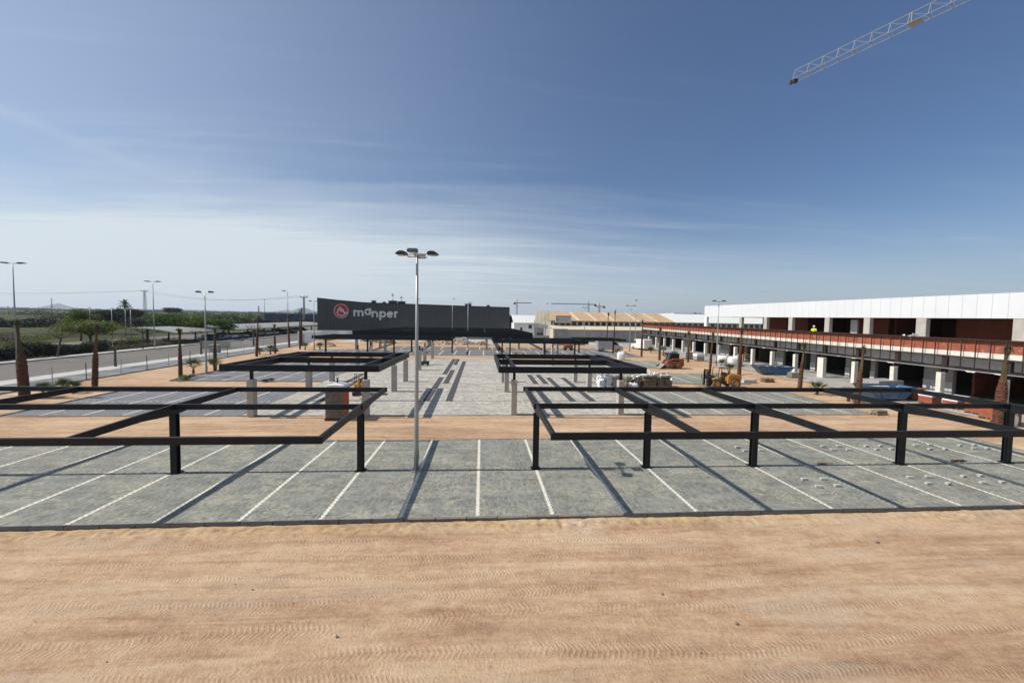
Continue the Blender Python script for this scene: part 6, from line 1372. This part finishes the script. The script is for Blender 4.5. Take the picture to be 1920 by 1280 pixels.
mass('dark_tree_belt', 'dark belt of shrubs and orchard trees across the plain', [(-175, 150, -110, 215, 70), (-240, 150, -150, 250, 60), (-110, 215, -70, 250, 30), (-190, 205, -100, 290, 60)], 'leaf_dark', 190, 23, .4, 4.2, 2.3)
mass('pale_tree_belt', 'grey-green trees farther across the plain', [(-520, 380, -260, 560, 90), (-300, 300, -180, 420, 60)], 'leaf', 120, 24, .8, 8, 4.2)
mass('horizon_trees', 'thin line of far trees on the horizon', [(-1500, 1150, -600, 1700, 150), (-600, 1700, 1500, 2200, 130)], 'leaf_dark', 70, 25, 2.2, 22, 6.5)
# date palm
t = thing('date_palm', 'full-crowned date palm on the plain left of the lattice pylon', 'palm tree', (-232, 277, gz(277) - .2)); mb = MB(); mb.tube([(0, 0, 0), (.2, 0, 5.0), (0, 0, 10.5)], [.9, .55, .5], 10); mb.build('trunk', MT['bark'], t, True); mb = MB(); rg = random.Random(8)
for j in range(60):
    a = rg.uniform(0, 6.28); el = rg.uniform(-.5, 1.3); L = rg.uniform(4.2, 6.4); d = Vector((math.cos(a) * math.cos(el), math.sin(a) * math.cos(el), math.sin(el))); c = Vector((0, 0, 10.3)); s_ = Vector((-math.sin(a), math.cos(a), 0)) * .42; p1 = c + d * L * .5; p2 = c + d * L * .95 + Vector((0, 0, -1.5))
    mb.add([c - s_ * .3, c + s_ * .3, p1 + s_, p1 - s_, p2], [(0, 1, 2, 3), (3, 2, 4)])
mb.build('crown', MT['palm_leaf'], t)

# ------------------------------------------------------------------ pylons, poles, cranes, mountains
def lattice(mb, x, y, z0, z1, w0, w1, n, r):
    for i in range(n):
        f0, f1 = i / n, (i + 1) / n; a, b = w0 + (w1 - w0) * f0, w0 + (w1 - w0) * f1; za, zb = z0 + (z1 - z0) * f0, z0 + (z1 - z0) * f1
        c0 = [(x + sx * a, y + sy * a, za) for sx, sy in ((-1, -1), (1, -1), (1, 1), (-1, 1))]; c1 = [(x + sx * b, y + sy * b, zb) for sx, sy in ((-1, -1), (1, -1), (1, 1), (-1, 1))]
        for k_ in range(4): mb.tube([c0[k_], c1[k_]], r, 4, False); mb.tube([c0[k_], c1[(k_ + 1) % 4]], r * .6, 3, False); mb.tube([c1[k_], c1[(k_ + 1) % 4]], r * .6, 3, False)
def pylon(label, x, y, h, w=1.1, arm=3.4):
    t = thing('power_pylon', label, 'pylon', (x, y, gz(y))); mb = MB(); lattice(mb, 0, 0, 0, h, w, w * .55, 12, .14); mb.build('mast', MT['concrete_grey'], t)
    mb = MB(); mb.box(-arm, arm, -.25, .25, h - .3, h + .2); mb.tube([(-arm, 0, h), (0, 0, h + 1.2), (arm, 0, h)], .12, 4); mb.build('cross_arm', MT['galv'], t)
    mb = MB()
    for q in (-arm, 0, arm): mb.cyl(q, 0, h + .2, h + 1.3, .18, .1, 6)
    mb.build('insulator', MT['lamp_dark'], t)
pylon('lattice power pylon on the plain right of the date palm', -317, 400, 24.3, 1.1, 2.9); pylon('dark power pole with short arms left of the charcoal building', -125, 290, 17.5, .55, 2.4)
def pole(label, x, y, h, r=.22):
    t = thing('utility_pole', label, 'pole', (x, y, gz(y)), 0, 'bare poles on the plain'); mb = MB(); mb.tube([(0, 0, 0), (0, 0, h)], [r, r * .6], 8); mb.build('shaft', MT['concrete_grey'], t, True); mb = MB(); mb.box(-1, 1, -.1, .1, h - .8, h - .6); mb.build('cross_bar', MT['lamp_dark'], t)
pole('bare pole rising beside the pale cone mountain', -398, 400, 16, .45); pole('bare pole just left of the lattice pylon', -334, 400, 15.5, .4); pole('thin tall pole above the blue building', -209, 400, 19.5, .3); pole('short thick pole at the left end of the blue building', -214.5, 400, 12.5, .8)
# sagging cables
t = thing('power_cables', 'thin sagging power cables between the two pylons', 'cables', (0, 0, 0)); mb = MB()
for s_ in (-1, 1):
    a = Vector((-317 + 4.2 * s_, 400, 25 + gz(400))); b = Vector((-125 + 3.4 * s_, 290, 18.4 + gz(290))); c = Vector((-780, 560, 30 + gz(560)))
    for p, q in ((a, b), (c, a)):
        pts = []
        for i in range(13): f = i / 12; v_ = p.lerp(q, f); v_.z -= 5.5 * 4 * f * (1 - f); pts.append(v_)
        mb.tube(pts, .07, 3, False)
mb.build('cable', MT['lamp_dark'], t)
def far_crane(label, x, y, h, jib, rz, cj=12):
    t = thing('tower_crane', label, 'tower crane', (x, y, gz(y)), rz, 'far tower cranes'); mb = MB(); lattice(mb, 0, 0, 0, h, .9, .9, 14, .16); mb.build('mast', MT['concrete_grey'], t)
    mb = MB(); mb.box(-cj, jib, -.5, .5, h, h + 1.2); mb.build('jib', MT['concrete_grey'], t); mb = MB(); mb.box(-cj, -cj + 3, -1, 1, h - 2, h); mb.build('counterweight', MT['black_metal'], t); mb = MB(); lattice(mb, 0, 0, h + 1.2, h + 6, .7, .15, 3, .14); mb.build('top', MT['concrete_grey'], t)
far_crane('far tower crane with a level jib just right of the charcoal building', 52.5, 600, 26.5, 22, 0, 5); far_crane('far tower crane with a long jib pointing left over the tan roof', 163, 600, 26.3, 58, R(181), 12); far_crane('far tower crane with a short jib, rightmost of the three on the horizon', 180, 600, 23.5, 6, R(180), 9)
def mountain(label, x, y, pts, d=900):
    y -= d * .5; t = thing('mountain', label, 'mountain', (x, y, 0)); t['kind'] = 'structure'; del t['category']; mb = MB(); n = len(pts); base = gz(y) - 60
    vs = [(a, 0, base) for a, z in pts] + [(a, d * .5, gz(y) + z * 1.3) for a, z in pts] + [(a, d, base) for a, z in pts]; mb.add(vs, [(i, i + 1, n + i + 1, n + i) for i in range(n - 1)] + [(n + i, n + i + 1, 2 * n + i + 1, 2 * n + i) for i in range(n - 1)]); o = mb.build('slope', MT['mountain'], t); o['kind'] = 'structure'
mountain('pale cone-shaped mountain on the left horizon', -5400, 5500, [(-210, 3), (-150, 14), (-90, 34), (-35, 54), (0, 62), (40, 54), (95, 34), (150, 16), (215, 3)])
mountain('faint double-peaked mountains left of the charcoal building', -2450, 5500, [(-420, 4), (-260, 22), (-150, 34), (-60, 30), (20, 58), (60, 66), (120, 52), (210, 30), (330, 8)])
mountain('low ridge along the left horizon', -4100, 5600, [(-2600, 6), (-2100, 20), (-1600, 12), (-900, 10), (-500, 14), (0, 22), (400, 18), (900, 12), (1500, 10)], 700)

# ------------------------------------------------------------------ tower crane whose jib enters the picture
def big_crane():
    tip = Vector((40.0, 50.0, 38.2)); base = Vector((63.2, -1.0, 38.2)); d = (base - tip).normalized(); side = Vector((-d.y, d.x, 0)).normalized(); L = (base - tip).length
    t = thing('tower_crane', 'white lattice tower crane jib reaching into the sky at the upper right', 'tower crane', (63.2, -1.0, 0)); o0 = Vector((63.2, -1.0, 0)); H = 1.25; W = .55
    mb = MB(); n = 36; s_ = L / n
    lo = lambda i, q: tip + d * (s_ * i) + side * (W * q) - o0; hi = lambda i: tip + d * (s_ * i) + Vector((0, 0, H)) - o0
    for i in range(n):
        for q in (-1, 1): mb.tube([lo(i, q), lo(i + 1, q)], .042, 5); mb.tube([lo(i, q), hi(i)], .03, 4); mb.tube([lo(i + 1, q), hi(i)], .013, 4)
        mb.tube([lo(i, -1), lo(i, 1)], .035, 4); mb.tube([lo(i, -1), lo(i + 1, 1)], .014, 4)
        mb.tube([hi(i), hi(i + 1)], .045, 5)
    j = mb.build('jib', MT['crane_grey'], t)
    for i in (7, 16, 25): mb = MB(); c = lo(i + .35, 0); m = Matrix.Translation(c) @ d.to_track_quat('X', 'Z').to_matrix().to_4x4(); mb.cbox(0, 0, -.03, .9, 1.0, .05, m); mb.cbox(-.35, 0, H * .5, .05, .3, H, m); mb.build('connection_plate', MT['crane_grey'], j)
    mb = MB(); c = lo(0, 0); mb.cbox(c.x, c.y, c.z - .12, .5, .5, .35); mb.cyl(c.x - .3, c.y + .3, c.z - .35, c.z + .1, .16); mb.build('tip_sheave', MT['black_metal'], j)
    mb = MB(); lattice(mb, 0, 0, 0, 38.2, .8, .8, 26, .07); mb.build('mast', MT['white'], t)
    mb = MB(); lattice(mb, 0, 0, 39.4, 45, .7, .1, 4, .06); mb.build('apex', MT['white'], t)
    e = o0 - o0; mb = MB(); mb.tube([Vector((0, 0, 39)), Vector((0, 0, 39)) + d * 14], .35, 4); mb.build('counter_jib', MT['white'], t); mb = MB(); c = Vector((0, 0, 37.6)) + d * 12.5; mb.cbox(c.x, c.y, c.z, 2, 2, 2.4); mb.build('counterweight', MT['concrete_grey'], t)
big_crane()

# ------------------------------------------------------------------ thin air over the plain
HAZE = True
if HAZE:
    mb = MB(); mb.box(-6500, 6500, -450, 7400, -1.4, 230); hz = mb.build('haze', bpy.data.materials.new('haze_air')); hz['kind'] = 'stuff'
    m = hz.data.materials[0]; m.use_nodes = True; tt = m.node_tree; tt.nodes.clear(); o_ = tt.nodes.new('ShaderNodeOutputMaterial'); pv = tt.nodes.new('ShaderNodeVolumePrincipled')
    pv.inputs['Color'].default_value = (0.80, 0.88, 1.0, 1); pv.inputs['Density'].default_value = 0.00011; pv.inputs['Anisotropy'].default_value = 0.3; tt.links.new(pv.outputs[0], o_.inputs['Volume'])
